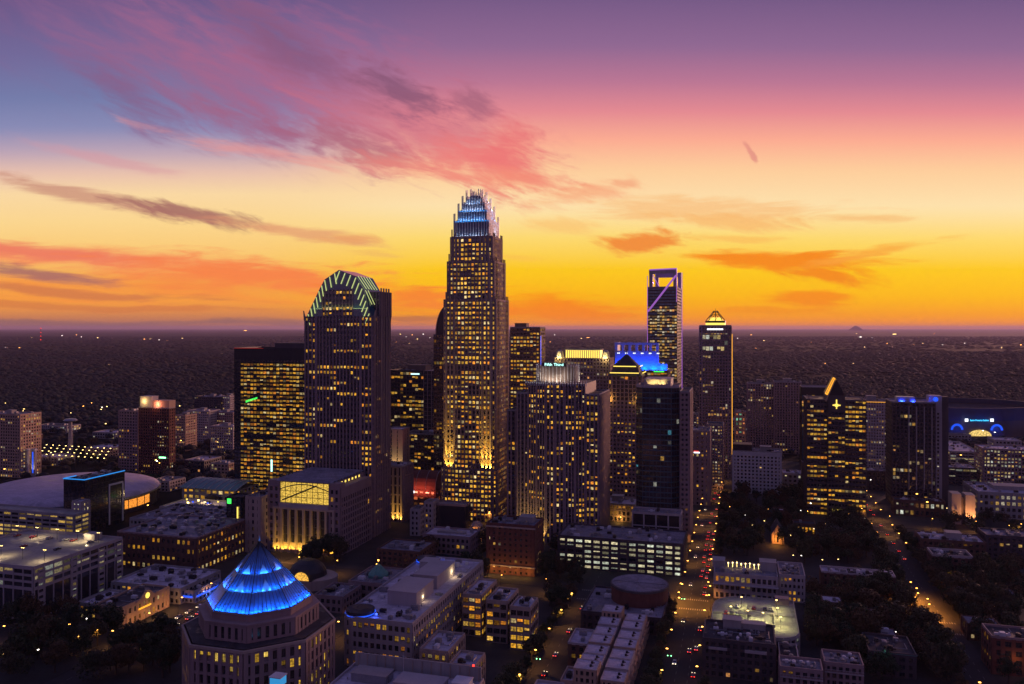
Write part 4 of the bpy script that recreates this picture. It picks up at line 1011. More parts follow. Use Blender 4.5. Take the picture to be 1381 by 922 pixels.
    for x in (-44, 9):
        a = MB()
        for i in range(12):
            t0, t1 = math.pi * i / 12, math.pi * (i + 1) / 12; y = -ry * math.sqrt(max(0, 1 - (x / rx) ** 2)) - 3
            for r in (8.2, 6.6): a.bar((x - r * math.cos(t0), y, 10 + r * math.sin(t0)), (x - r * math.cos(t1), y, 10 + r * math.sin(t1)), .8, 4)
        B.add('blue_arch', a, 'led_blue_dim'); B.lamp('POINT', 'flood_light', (x, -ry - 8, 12), 6000, (.0, .08, 1), size=2)
    for x in (-80, -10, 50, 90): B.lamp('AREA', 'flood_light', (x, -ry - 14, 22), 900, (0, .12, .8), aim=(0, 1, .45), size=(30, 1))
    text_part('Bank of America Stadium', 3.6, 'sign_cyan', B.root, (-16, -ry - 3.5, 23.2), sx=.72)
    s = MB(); s.prism(rect(4, 1.2, -34, -ry - 3), 22.5, 26.5); B.add('lit_logo', s, 'led_white'); s = MB(); s.prism(rect(4, 1.2, 2, -ry - 3), 22.5, 26.5); B.add('lit_logo', s, 'led_white')
    g = MB()
    for i in range(10):
        t0, t1 = math.pi * i / 10, math.pi * (i + 1) / 10; g.poly([(-16 - 17 * math.cos(t0), -ry - 4, 2), (-16 - 17 * math.cos(t1), -ry - 4, 2), (-16 - 17 * math.cos(t1), -ry - 4, 2 + 9 * math.sin(t1)), (-16 - 17 * math.cos(t0), -ry - 4, 2 + 9 * math.sin(t0))], (1.1, .75, .22))
    B.add('entrance_window', g, 'room_light'); B.finish()
far_right()

# ------------------------------------------------------------------ the nearer, lower buildings
def pyramid_building():
    c = Vector((-107.5, 342, 0)); s, t = grid(c); RECTS.append((s - 31, s + 31, t - 31, t + 31, 'pyramid'))
    B = Bld('pyramid_building', 'octagonal stone office building under a blue lit glass pyramid', 'office building', c)
    r8 = math.pi / 8; R0 = 31.0; o = lambda r: ngon(r, 8, r8)
    for z0, z1, fh in ((0, 24.4, 6.1), (24.4, 30, 5.6)):
        B.mb('wall', 'stone_mauve').prism(o(R0), z0, z1)
    for i in range(8):
        a, b = o(R0)[i], o(R0)[(i + 1) % 8]
        if B.facing(a, b) > -.05:
            B.facade(a, b, 1, 28.6, fh=4.6, bay=3.3, p=.62, pw=.5, sh=.24, wall='stone_mauve', pr=.7, lev=1.0, run=.5, pal=[(1, .60, .07), (1, .66, .12), (1, .55, .05)])
    B.mb('cornice', 'stone_beige').prism(o(R0 + .9), 28.9, 30.0); B.mb('roof', 'roof_dark').prism(o(R0 - .6), 30.0, 30.25)
    B.mb('drum', 'stone_mauve').prism(o(24.6), 30.2, 37.0); B.mb('drum', 'stone_mauve').prism(o(25.2), 37.0, 37.7)
    for i in range(8):
        a, b = o(24.6)[i], o(24.6)[(i + 1) % 8]
        if B.facing(a, b) > -.05: B.facade(a, b, 30.3, 36.9, fh=6.4, bay=3.2, p=0, pw=.55, sh=.3, wall='stone_mauve', pr=.3)
    B.mb('upper_drum', 'stone_mauve').prism(o(22.0), 37.7, 40.2); B.mb('upper_drum', 'stone_mauve').prism(o(22.4), 40.2, 40.6)
    zb, zt, r0 = 40.6, 64.2, 21.6
    rad = lambda z: r0 * (zt - z) / (zt - zb)
    tiers = [(zb, 47.2, 0), (47.2, 53.0, .15), (53.0, zt, .3)]
    seam = MB()
    for k, (z0, z1, ins) in enumerate(tiers):
        g = MB(); ra, rb = rad(z0) - ins, max(.15, rad(z1) - ins)
        g.prism(o(ra), z0, z1, o(rb)); B.add('pyramid_tier', g, 'pyramid_glass')
        A, Bq = o(ra), o(rb)
        for i in range(8):
            n = (9, 7, 6)[k]
            for j in range(n + 1):
                f = j / n; p = Vector((A[i][0] * (1 - f) + A[(i + 1) % 8][0] * f, A[i][1] * (1 - f) + A[(i + 1) % 8][1] * f, z0)); q = Vector((Bq[i][0] * (1 - f) + Bq[(i + 1) % 8][0] * f, Bq[i][1] * (1 - f) + Bq[(i + 1) % 8][1] * f, z1))
                e = Vector((p.x, p.y, 0)).normalized() * .05; seam.bar(p + e, q + e, .1 if 0 < j < n else .2, 4)
        if k:
            lg = MB(); lg.prism(o(ra + .3), z0 - .2, z0 + .05); B.add('ledge', lg, 'metal_grey')
            dm = MB()
            for i in range(8):
                a = (i + .5) * math.pi / 4 + r8; ap = ra * math.cos(r8); h = 3.9 if k == 1 else 3.2; wd = 2.1 if k == 1 else 1.8
                rr = ap + .25; sl = r0 / (zt - zb) * math.cos(r8); dx, dy = math.cos(a), math.sin(a); tx, ty = -dy, dx
                # gabled lucarne standing on the ledge
                p = [(rr * dx + s2 * wd * tx, rr * dy + s2 * wd * ty, z0 + .05) for s2 in (-1, 1)]; r3 = rr - h * sl + .35; ap3 = (r3 * dx, r3 * dy, z0 + h); inr = (max(.1, rad(z0 + h) - ins) * math.cos(r8)); back = (inr * dx, inr * dy, z0 + h)
                dm.poly([p[0], p[1], ap3]); dm.poly([p[1], back, ap3]); dm.poly([p[0], ap3, back])
            B.add('lucarne', dm, 'panel_blue')
    B.add('glazing_bar', seam, 'metal_dark')
    fin = MB(); fin.cyl(0, 0, zt - .4, zt + 2.4, .3, .05, 6); B.add('finial', fin, 'metal_grey')
    for k, (z0, z1, ins) in enumerate(tiers):
        for i in range(8):
            a = (i + .5) * math.pi / 4 + r8; d = Vector((math.cos(a), math.sin(a), 0))
            w0 = B.w2(d.x * 20, d.y * 20) - B.w2(0, 0)
            if w0.normalized().dot(-B.loc.normalized()) < -.8: continue
            ap = (rad(z0) - ins) * math.cos(r8); L = 2 * (rad(z0) - ins) * math.sin(r8)
            p = d * (ap + .6); tt = Vector((-d.y, d.x, 0))
            zax = Vector((d.x * .45, d.y * .45, -1)).normalized(); yax = Vector((-d.y, d.x, 0)); xax = yax.cross(zax)
            for o in ((-.33, 0, .33), (-.25, .25), (0,))[k]:
                q = p + tt * (L * o); l = B.lamp('AREA', 'flood_light', (q.x, q.y, z0 + .12), (1300, 950, 700)[k], (.015, .22, 1.0), aim=(0, 0, 1), size=(.3, L * (.27, .36, .7)[k])); l.rotation_euler = Matrix((xax, yax, zax)).transposed().to_euler()
    B.finish()
    tc = P(375, 299); K = Bld('awning_box', 'small cyan lit glass box on the terrace in front of the pyramid building', 'kiosk', (tc.x, tc.y, 0))
    K.mb('wall', 'metal_grey').prism(rect(4.5, 4.5), 0, 22.5); b = MB(); b.prism(rect(4.3, 4.3), 22.5, 25.6); K.add('lit_box', b, 'led_cyan_dim'); K.mb('roof', 'metal_white').prism(rect(4.9, 4.9), 25.6, 25.9); K.finish()
def pyr_glass():
    m, nt, p = new_mat('pyramid_glass'); X = Nodes(nt)
    g = nt.nodes.new('ShaderNodeTexCoord'); n = X.noise(g.outputs['Object'], .5, 4)
    nt.links.new(X.ramp(n, [(.3, (.07, .16, .40, 1)), (.7, (.12, .25, .52, 1))]), p.inputs['Base Color'])
    p.inputs['Roughness'].default_value = .22; p.inputs['IOR'].default_value = 1.35; p.inputs['Coat Weight'].default_value = .1; p.inputs['Coat Roughness'].default_value = .1
pyr_glass()
pyramid_building()

def block(name, label, pxL, pxR, d, zt, dep=None, pxB=None, cat='building', roof='roof_grey', n=5, wall='stone_mauve', ph=(), h=1.1, fin=True, par=None, sc=1.0, **kw):
    B, w, D = T(name, label, pxL, pxR, d, dep, pxB, cat)
    r = rect(w, D); st = dict(fh=3.6, bay=3.6, p=.2, pw=.4, sh=.45, wall=wall, pr=.35, lev=.8); st.update(kw)
    B.sect(r, 0, zt, **st)
    for x, y, a, b, hh in ph: B.penthouse(x * w, y * D, a, b, zt, hh, par or 'concrete')
    B.cap_roof(r, zt, roof, h=h, n=n, par=par or wall, sc=sc)
    if fin: B.finish()
    return B, w, D

def decks(label, pxL, pxR, d, zt, **k):
    kw = dict(cat='car park', roof='roof_deck', n=0, wall='concrete', fh=3.2, bay=6.5, p=.75, pw=.12, sh=.45, pal=PALE, lev=.45, pr=.5, run=.4); kw.update(k)
    return block('parking_garage', label, pxL, pxR, d, zt, **kw)

def garage_roof_lamps(B, w, D, z, n, mat, energy, col, every=2):
    for i in range(n):
        x, y = -w * .42 + (i % 5) * w * .84 / 4, -D * .3 + (i // 5) * D * .6
        m = MB(); m.cyl(x, y, z, z + 6.5, .12, .08, 6); m.obox((x - .9, y - .1), (1, 0), 1.8, .2, z + 6.4, z + 6.55, True); B.add('deck_lamp_post', m, 'metal_dark')
        m = MB(); m.obox((x - .9, y - .2), (1, 0), .6, .4, z + 6.2, z + 6.4, True); m.obox((x + .3, y - .2), (1, 0), .6, .4, z + 6.2, z + 6.4, True); B.add('deck_lamp', m, mat)
        if i % every == 0: B.lamp('SPOT', 'lamp_light', (x, y, z + 6.1), energy * 1.3, col, size=.4, spot=155)

GAR = []
def left_side():
    # big corner car park
    B, w, D = T('parking_garage', 'long pale car park with a lamplit top deck, cut by the left edge', -95, 45, 425, None, 165, 'car park')
    z = 27.5; hw, hd = w / 2, D / 2; r = rect(w, D); B.mb('wall', 'stone_pale').prism(r, 0, z)
    for a, b in ((r[0], r[1]), (r[1], r[2])):
        B.facade(a, b, 17, z, fh=3.6, bay=6.4, p=.22, pw=.1, sh=.35, wall='stone_pale', glass='glass_dark', pal=PALE, lev=.3, pr=.5)
        B.facade(a, b, 0, 17, fh=17, bay=6.4, p=0, pw=.1, sh=.12, wall='stone_pale', glass='glass_teal', pr=.5)
    for q in (-.46, -.12, .2, .42):
        y = q * D; B.facade((hw + .05, y), (hw + .05, y + 4.6), 0, z - 1.5, fh=3.4, bay=4.6, p=.7, pw=.1, sh=.5, wall='stone_pale', pal=PALE, lev=.35, pr=.55)
    B.cap_roof(r, z, 'roof_deck', h=1.2, par='stone_pale'); garage_roof_lamps(B, w, D, z + .05, 10, 'lamp_yellow', 2600, (1, .74, .38))
    ln = MB()
    for i in range(26):
        for y in (-hd + 5, 2, hd - 10): ln.poly([(-hw + 6 + i * 2.7, y, z + .06), (-hw + 6.12 + i * 2.7, y, z + .06), (-hw + 6.12 + i * 2.7, y + 5, z + .06), (-hw + 6 + i * 2.7, y + 5, z + .06)])
    B.add('bay_lines', ln, 'line_paint'); sh = MB(); sh.prism(rect(8, 6, hw - 16, hd - 6), z, z + 4); B.add('stair_hut', sh, 'concrete'); B.lamp('POINT', 'lamp_light', (hw - 16, hd - 11, z + 3), 900, (1, .75, .4), size=.4)
    B.finish(); GAR.append((B, w, D, z + .06))
    block('office_block', 'dark brick office with four rows of small yellow windows and a cluttered roof', 158, 265, 506, 22, pxB=330, wall='brick_brown', roof='roof_grey', n=26, fh=5.2, bay=3.9, p=.8, pw=.5, sh=.55, lev=.8, run=.6, par='stone_mauve', pal=PALE[:1] + YEL)
    block('low_block', 'wide low roof crowded with grey plant just behind the dark brick office', 175, 292, 568, 15, dep=52, n=34, roof='roof_grey', wall='concrete', p=.2)
    block('market_hall', 'broad low white roofed hall between car park and dark brick office', 150, 243, 450, 8, dep=36, roof='roof_pale', n=16, wall='concrete', p=.1)
    block('low_shop', 'small white roofed shop with a yellow lit clerestory beside the dark trees', 106, 140, 425, 7.5, dep=22, roof='roof_pale', n=3, wall='concrete', p=.9, lev=.5, fh=5, bay=4)
    # peach theatre with a curved parapet
    B, w, D = T('theatre', 'peach stucco theatre with a curved gable and a round lit emblem', 128, 165, 413, None, 228, 'theatre')
    hw, hd = w / 2, D / 2; z = 10.5; r = rect(w, D); B.mb('wall', 'stucco_peach').prism(r, 0, z); B.facade(r[0], r[1], 0, z, fh=5, bay=6, p=0, wall='stucco_peach', pr=.2)
    B.facade(r[1], r[2], 0, z, fh=4.6, bay=3.6, p=.25, pw=.6, sh=.5, wall='stucco_peach', pr=.25, lev=.5); B.cap_roof(r, z, 'roof_dark', n=4, par='stucco_peach')
    g = MB(); pts = [(-8, 0)] + [(-5 + 10 * i / 10, 1.2 + 3.2 * math.sin(math.pi * i / 10)) for i in range(11)] + [(8, 0)]
    g.poly([(hw + .5, y, z + zz) for y, zz in pts][::-1][::-1]); g.poly([(hw, y, z + zz) for y, zz in pts][::-1])
    for (a, b), (c2, d2) in zip(pts, pts[1:]): g.poly([(hw + .5, a, z + b), (hw, a, z + b), (hw, c2, z + d2), (hw + .5, c2, z + d2)])
    B.add('gable', g, 'stucco_peach')
    e = MB(); e.prism(ngon(1.5, 14), 0, .3); e.v = [(hw + .55 + q, x, z + 1.6 + y) for x, y, q in e.v]; B.add('lit_emblem', e, 'led_yellow')
    s = MB(); s.obox((hw + .9, -6.5), (0, 1), 9, .4, z - 4.2, z - 3.4, True); B.add('lit_sign', s, 'led_gold')
    for y in (-12, -2, 8, 15): B.lamp('POINT', 'flood_light', (hw + 5, y, 3.0), 520, (1, .45, .12), size=.3)
    B.finish()
    B, w, D = block('low_block', 'flat roofed bar with a blue lit awning beside the peach theatre', 234, 262, 452, 6, dep=24, roof='roof_dark', wall='concrete', n=3, fin=False)
    l = MB(); l.obox((-w / 2, -D / 2 - 1.8), (1, 0), w, .3, 3.6, 4.6, True); l.obox((w / 2 + 1.8, -D / 2), (0, 1), D, .3, 3.6, 4.6, True); B.add('lit_awning', l, 'led_blue'); B.lamp('POINT', 'flood_light', (w / 2 + 3, 0, 3), 800, (.1, .2, 1), size=.5); B.finish()
    decks('low car park with glowing yellow decks in front of the arena', -45, 100, 572, 21, pxB=120, lev=.7, bay=7, p=.9, pal=[(1, .66, .2), (1, .6, .12)], fin=True)
    B, w, D = T('stair_tower', 'white stair tower with a column of small square windows beside the glowing decks', 97, 110, 588, 8, None, 'stair tower')
    B.sect(rect(w, D), 0, 27, fh=3.6, bay=w / 2, p=.8, pw=.5, sh=.5, wall='stone_pale', pal=PALE); B.cap_roof(rect(w, D), 27, 'roof_pale'); B.finish()
    B, w, D = T('office_block', 'black glass block rimmed by a bright cyan light line in front of the arena', 86, 114, 602, None, 168, 'office block')
    z = z_at(650, 602); hw, hd = w / 2, D / 2; B.sect(rect(w, D), 0, z, fh=4, bay=3, p=.03, pw=.06, sh=.12, wall='metal_dark', pr=.15); B.cap_roof(rect(w, D), z, 'roof_dark', par='metal_dark', n=8, h=.8)
    l = MB(); l.obox((-hw - .4, -hd - .4), (1, 0), w + .6, .3, z + .9, z + 1.6, True); l.obox((hw + .4, -hd), (0, 1), D, .3, z + .9, z + 1.6, True); l.obox((-hw - .1, -hd), (0, 1), D * .3, .3, z + .9, z + 1.6, True); B.add('light_strip', l, 'led_cyan')
    f = MB()
    for y in (hd - 17, hd - 3): f.obox((hw + .6, y), (0, 1), 1.3, .5, 2, z - 8, True)
    f.obox((hw + .62, hd - 17), (0, 1), 15, .5, z - 8, z - 6.6, True); B.add('white_frame', f, 'metal_white'); B.finish()
    # arena
    c = Vector((-385.5, 700, 0)); B = Bld('arena', 'round sports arena with a wide shallow mauve white dome', 'arena', c); s, t = grid(c); RECTS.append((s - 66, s + 66, t - 66, t + 66, 'arena'))
    n = 48; R0 = 72; dm = MB(); rings = 9
    for k in range(rings + 1):
        a = math.pi / 2 * k / rings
        for i in range(n): dm.v.append((R0 * math.cos(a * .999) * math.cos(i * 2 * math.pi / n), R0 * math.cos(a * .999) * math.sin(i * 2 * math.pi / n), 14 + 9 * math.sin(a)))
    for k in range(rings):
        for i in range(n): dm.f.append((k * n + i, k * n + (i + 1) % n, (k + 1) * n + (i + 1) % n, (k + 1) * n + i)); dm.c.append((1, 1, 1)); dm.mi.append(0)
    o = B.add('dome', dm, 'dome_white')
    for p in o.data.polygons: p.use_smooth = True
    w_ = MB(); w_.prism(ngon(70, n), 0, 12.5); B.add('wall', w_, 'stone_dark'); w_ = MB(); w_.prism(ngon(73, n), 12.5, 14.0); B.add('eave', w_, 'metal_grey')
    gl = MB(); pn = MB()
    for i in range(n):
        a = i * 2 * math.pi / n; pn.bar((71 * math.cos(a), 71 * math.sin(a), 1), (71 * math.cos(a), 71 * math.sin(a), 12.4), .4, 4)
        if -1.0 < (a if a < math.pi else a - 2 * math.pi) < .25:
            b_ = a + 2 * math.pi / n; gl.poly([(70.3 * math.cos(a), 70.3 * math.sin(a), 4), (70.3 * math.cos(b_), 70.3 * math.sin(b_), 4), (70.3 * math.cos(b_), 70.3 * math.sin(b_), 11), (70.3 * math.cos(a), 70.3 * math.sin(a), 11)], (1.3, .42, .05))
    B.add('wall_pier', pn, 'stone_dark'); B.add('foyer_window', gl, 'room_light'); B.lamp('POINT', 'flood_light', (74, -36, 8), 4000, (1, .42, .08), size=1)
    led = MB(); led.obox((58, -60), (CT, .3), 14, .3, 2, 6, True); B.add('lit_sign', led, 'led_blue'); B.finish()
    # pylon lights, obelisk
    for k, (px, lab) in enumerate(((36, 'left of two slim white light pylons behind the arena'), (46, 'right of two slim light pylons behind the arena, with a blue strip'))):
        c = P(px, 838); B = Bld('light_pylon', lab, 'pylon', c); b = MB(); b.prism(rect(5, 3), 0, z_at(608, 838)); B.add('shaft', b, 'stone_pale'); b = MB(); b.prism(rect(5.6, 3.6), z_at(608, 838), z_at(606, 838)); B.add('cap', b, 'metal_white')
        if k: b = MB(); b.obox((-.6, -1.8), (1, 0), 1.2, .25, 4, 26, True); B.add('light_strip', b, 'led_blue')
        B.lamp('SPOT', 'flood_light', (0, -6, 1), 6000, (1, .85, .6), aim=(0, .25, 1), spot=50); B.finish()
    c = P(95, 970); B = Bld('obelisk_tower', 'tall tapering white shaft with a wide flat cap rising above the treetops', 'tower', c); zt = z_at(570, 970)
    b = MB(); b.prism(ngon(3.2, 12), 0, zt, ngon(1.9, 12)); B.add('shaft', b, 'stone_pale'); b = MB(); b.prism(ngon(2.2, 12), zt, zt + 2, ngon(8, 12)); b.prism(ngon(8, 12), zt + 2, zt + 4, ngon(6, 12)); B.add('cap', b, 'metal_grey')
    B.lamp('SPOT', 'flood_light', (0, -9, 1), 14000, (1, .85, .55), aim=(0, .2, 1), spot=50); B.finish()
    # apartment group behind
    B, w, D = T('apartment_tower', 'red brown apartment tower with a lit pink and yellow stepped rooftop', 187, 228, 850, None, 236, 'apartment block'); z = z_at(552, 850)
    B.sect(rect(w, D), 0, z, fh=3.2, bay=3.0, p=.1, pw=.4, sh=.4, wall='brick_red', lev=.6, pal=WARM); B.cap_roof(rect(w, D), z, 'roof_grey', n=5)
    B.penthouse(-w / 2 + 8, 2, 15, 10, z, 12, 'stone_pale'); B.penthouse(8, 2, 20, 10, z, 8, 'stucco_peach'); B.lamp('POINT', 'flood_light', (4, -6, z + 4), 3800, (1, .35, .2), size=1); B.lamp('POINT', 'flood_light', (-w / 2 + 6, -6, z + 7), 2600, (1, .65, .2), size=1)
    sg = MB(); sg.obox((w / 2 - 12, -D / 2 - .7), (1, 0), 8, .3, 17, 18.2, True); B.add('lit_sign', sg, 'signal_green'); B.finish()
    block('apartment_tower', 'grey wing joined to the left side of the red brown apartment tower', 160, 186, 868, z_at(556, 868), dep=18, cat='apartment block', fh=3.2, bay=3.4, wall='stone_mauve', p=.14, lev=.7, n=3)
    G = [('tan office block with lit ribbon windows at the far left edge', -25, 27, 830, 561, 26, 'stucco_peach', .35), ('dark slab with a pale end wall far behind the red brown tower', 262, 298, 1180, 537, 26, 'stone_dark', .08),
         ('pale end block joined to the dark slab', 298, 310, 1180, 536, 22, 'stone_pale', .1), ('pale mauve apartment block below the dark slab', 252, 282, 1080, 556, 24, 'stone_pale', .2), ('pink apartment block beside the black glass office', 282, 314, 1090, 558, 24, 'stone_mauve', .2),
         ('white apartment block with a column of lit windows', 284, 314, 985, 577, 22, 'stone_pale', .3), ('cream apartment block just right of the red brown tower', 236, 250, 1010, 562, 22, 'stucco_peach', .2)]
    for lab, a, b, d, py, dep, wl, p in G: block('apartment_block', lab, a, b, d, z_at(py, d), dep=dep, cat='apartment block', fh=3.2, bay=3.2, wall=wl, p=p, lev=.7, pal=WARM, n=3, ph=((0, 0, 7, 6, 3.5),))
    # convention hall with a teal roof
    B, w, D = T('convention_hall', 'convention hall with a long curved teal metal roof', 246, 318, 715, 40, None, 'hall'); v = MB(); n = 10; z = 10
    B.sect(rect(w, D), 0, z, fh=5, bay=6, p=.7, wall='concrete', pal=YEL, lev=.8)
    for i in range(n):
        y0, y1 = -D / 2 - 2 + (D + 4) * i / n, -D / 2 - 2 + (D + 4) * (i + 1) / n; q = lambda y: z + .1 + 5 * math.cos(y / (D / 2 + 2) * 1.5)
        v.poly([(-w / 2 - 2, y0, q(y0)), (w / 2 + 2, y0, q(y0)), (w / 2 + 2, y1, q(y1)), (-w / 2 - 2, y1, q(y1))])
    B.add('roof', v, 'roof_teal'); rb = MB()
    for k in range(9):
        x = -w / 2 - 1 + k * (w + 2) / 8
        for i in range(n):
            y0, y1 = -D / 2 - 2 + (D + 4) * i / n, -D / 2 - 2 + (D + 4) * (i + 1) / n; rb.bar((x, y0, q(y0) + .1), (x, y1, q(y1) + .1), .28, 4)
    B.add('roof_rib', rb, 'roof_pale'); B.finish()
    B, w, D = block('plaza_canopy', 'pale plaza roof dotted with coloured lights in front of the teal roofed hall', 215, 300, 650, 6, dep=34, roof='roof_pale', n=6, wall='concrete', p=.9, pal=YEL, lev=.9, fin=False)
    for i in range(14):
        m = MB(); x, y = rng.uniform(-w / 2, w / 2), -D / 2 + rng.uniform(0, D); m.obox((x, y), (1, 0), 1.3, .6, 6.2, 7.3, True); B.add('roof_lamp', m, rng.choice(['lamp_yellow', 'led_green', 'led_blue', 'led_yellow', 'lamp_yellow']))
    B.lamp('POINT', 'lamp_light', (0, 0, 12), 5000, (1, .7, .3), size=1); B.finish()
    B, w, D = T('sign_tower', 'slim black tower with a green lit box and a yellow light line', 306, 326, 560, 12, None, 'tower'); z = z_at(673, 560)
    B.sect(rect(w, D), 0, z, fh=4, bay=3.5, p=0, pw=.1, sh=.1, wall='metal_dark'); B.cap_roof(rect(w, D), z, 'roof_dark', par='metal_dark'); l = MB(); l.obox((-w / 2 + .8, -D / 2 - .8), (1, 0), 3, .3, z - 4, z - .6, True); B.add('lit_box', l, 'led_green')
    l = MB(); l.obox((w / 2 - 3.4, -D / 2 - .8), (1, 0), .9, .3, 2, z - 6, True); B.add('light_strip', l, 'led_yellow'); B.finish()
    block('stone_block', 'pale stone block with a balustraded top beside the slim black tower', 331, 352, 552, z_at(673, 552), dep=26, wall='stone_beige', fh=5, bay=4.5, p=0, n=2, pw=.6)
left_side()

def centre():
    # long office with blue ring roofs
    B, w, D = T('office_block', 'long pale office with flat roofs, penthouses and two glowing blue roof rings', 458, 556, 359, None, 651, 'office block')
    z = 22; hw, hd = w / 2, D / 2; r = [(-hw + 6, -hd), (hw, -hd), (hw, hd), (-hw, hd), (-hw, -hd + 6), (-hw + 1.8, -hd + 1.8)]
    B.sect(r, 0, z, fh=4.6, bay=3.1, p=.38, pw=.35, sh=.45, wall='stone_pale', pr=.4, lev=.7); B.block = []
    for x, y, a, b, h in ((3, -17, 15, 22, 6.5), (4, 12, 13, 26, 6.5), (-7, 33, 9, 9, 4)): B.penthouse(x, y, a, b, z, h, 'stone_pale')
    B.cap_roof(r, z, 'roof_pale', par='stone_pale', n=18, h=1.2)
    for k, (x, y, rr) in enumerate(((-hw + 7, -hd + 7, 6.6), (-hw + 5, hd - 8, 5.4))):
        b = MB(); b.prism(ngon(rr, 28, x=x, y=y), z, z + 2.6); B.add('roof_drum', b, 'roof_dark'); l = MB()
        for i in range(28):
            a0, a1 = i * 2 * math.pi / 28, (i + 1) * 2 * math.pi / 28; l.bar((x + (rr + .25) * math.cos(a0), y + (rr + .25) * math.sin(a0), z + .9), (x + (rr + .25) * math.cos(a1), y + (rr + .25) * math.sin(a1), z + .9), .32, 4)
        B.add('light_ring', l, 'led_blue'); B.lamp('POINT', 'lamp_light', (x + rr + 2, y - 2, z + 1.2), 260, (.05, .12, 1), size=.6)
    B.lamp('POINT', 'lamp_light', (11, -20, z + 2.5), 200, (1, .75, .4), size=.2); B.lamp('POINT', 'lamp_light', (12, 20, z + 3), 600, (1, .75, .4), size=.2); B.finish()
    for k, (a, b, d, dep, lab) in enumerate(((624, 649, 403, 26, 'first of three stepped wings with wide lit windows, beside the long pale office'), (656, 684, 394, 20, 'middle of three stepped wings with wide lit windows'), (688, 715, 385, 15, 'nearest of three stepped wings, with two small white roof tents'))):
        B, w, D = block('stepped_wing', lab, a, b, d, 20, dep=dep, wall='stone_beige', roof='roof_pale', n=3, fh=3.7, bay=w_ if False else 3.3, p=.62, pw=.12, sh=.42, lev=.85, run=.7, pal=YEL, fin=False, cat='office wing')
        if k == 2:
            for x in (-2, 3):
                t = MB(); t.prism(rect(3, 3, x, 3), 20.1, 22.4, rect(.2, .2, x, 3)); B.add('roof_tent', t, 'metal_white')
        B.finish()
    for a, b, d, dep, zt, lab in ((566, 604, 345, 22, 15, 'lower pale terrace wing tucked behind the foreground roof, left'), (606, 640, 333, 14, 14, 'lower pale terrace wing tucked behind the foreground roof, right')): block('terrace_wing', lab, a, b, d, zt, dep=dep, wall='stone_beige', roof='roof_pale', n=3, fh=3.7, bay=3.3, p=.6, cat='office wing', lev=.7)
    # foreground roof
    c = ungrid(-119.5, 265.5); RECTS.append((-146, -93, 245, 286, 'fg')); w, D = 53.0, 41.0
    B = Bld('foreground_block', 'pale block filling the bottom edge, a tall screen wall behind its rooftop plant', 'building', c); z = 23.0
    B.sect(rect(w, D), 0, z, fh=4, bay=4, p=.1, wall='stone_beige'); B.cap_roof(rect(w, D), z, 'roof_pale', h=1.0, par='stone_pale', n=8)
    sw = MB(); sw.obox((-w / 2 + .6, D / 2 - 1.2), (1, 0), w - 1.2, .5, z, z + 5.4, True); B.add('screen_wall', sw, 'concrete'); sw = MB()
    for i in range(14): sw.obox((-w / 2 + 2 + i * 3.8, D / 2 - 1.5), (1, 0), .25, .28, z, z + 5.2, True)
    B.add('wall_rib', sw, 'stone_beige')
    B.penthouse(-14, 10, 14, 7, z, 3, 'metal_grey'); B.penthouse(6, 9, 18, 9, z, 2.6, 'stone_pale'); B.penthouse(21, 12, 6, 6, z, 3, 'metal_white')
    m = MB(); m.cyl(-4, 16, z, z + 9, .15, .05, 6); m.bar((-4.8, 16, z + 7.5), (-3.2, 16, z + 7.5), .06, 4); B.add('mast', m, 'metal_white')
    l = MB(); l.obox((w / 2 - 4, D / 2 - 1.2), (1, 0), .5, .5, z + 5.4, z + 6.0, True); B.add('warning_lamp', l, 'tail_red'); B.finish()
    # domes and small roofs round the trading hall
    c = P(415, 486); B = Bld('domed_pavilion', 'dark domed pavilion with one glowing yellow arched window', 'pavilion', c); s, t = grid(c); RECTS.append((s - 18, s + 18, t - 16, t + 16, 'dome'))
    b = MB(); b.prism(ngon(19, 24, sy=.7), 0, 6); B.add('wall', b, 'stone_beige'); d = MB(); n = 20
    for k in range(6):
        a = math.pi / 2 * k / 5.05
        for i in range(n): d.v.append((11.5 * math.cos(a) * math.cos(i * 2 * math.pi / n), 11.5 * math.cos(a) * math.sin(i * 2 * math.pi / n), 6 + 9.5 * math.sin(a)))
    for k in range(5):
        for i in range(n): d.f.append((k * n + i, k * n + (i + 1) % n, (k + 1) * n + (i + 1) % n, (k + 1) * n + i)); d.c.append((1, 1, 1)); d.mi.append(0)
    B.add('dome', d, 'metal_dark'); b = MB()
    b.poly([(3 + -5 * math.cos(math.pi * i / 12), -12.3, 6.2 + 5 * math.sin(math.pi * i / 12)) for i in range(13)][::-1], (1.2, .62, .09)); B.add('arched_window', b, 'room_light')
    b = MB()
    for i in range(12): b.bar((3 - 5.2 * math.cos(math.pi * i / 12), -12.4, 6.2 + 5.2 * math.sin(math.pi * i / 12)), (3 - 5.2 * math.cos(math.pi * (i + 1) / 12), -12.4, 6.2 + 5.2 * math.sin(math.pi * (i + 1) / 12)), .3, 4)
    b.prism(rect(13, 6, 3, -9.2), 6, 6.15); B.add('window_arch', b, 'metal_dark'); B.finish()
    B, w, D = block('low_block', 'low grey roofed block carrying a small copper green dome', 470, 520, 455, 9, dep=30, roof='roof_grey', n=5, fin=False, p=.1)
    b = MB(); b.prism(ngon(6.2, 8), 9.1, 10.6); b.prism(ngon(6.2, 8), 10.6, 16.2, ngon(.8, 8)); b.cyl(0, 0, 16.2, 18, .3, .1, 6); B.add('copper_dome', b, 'copper_green'); l = MB(); l.cyl(0, 0, 18, 18.8, .4, .4, 8); B.add('lantern', l, 'lamp_orange'); B.finish()
    block('low_block', 'low dark block with a pale blue grey roof right of the trading hall', 508, 566, 506, 13, dep=26, roof='roof_grey', n=6, p=.05, wall='brick_brown')
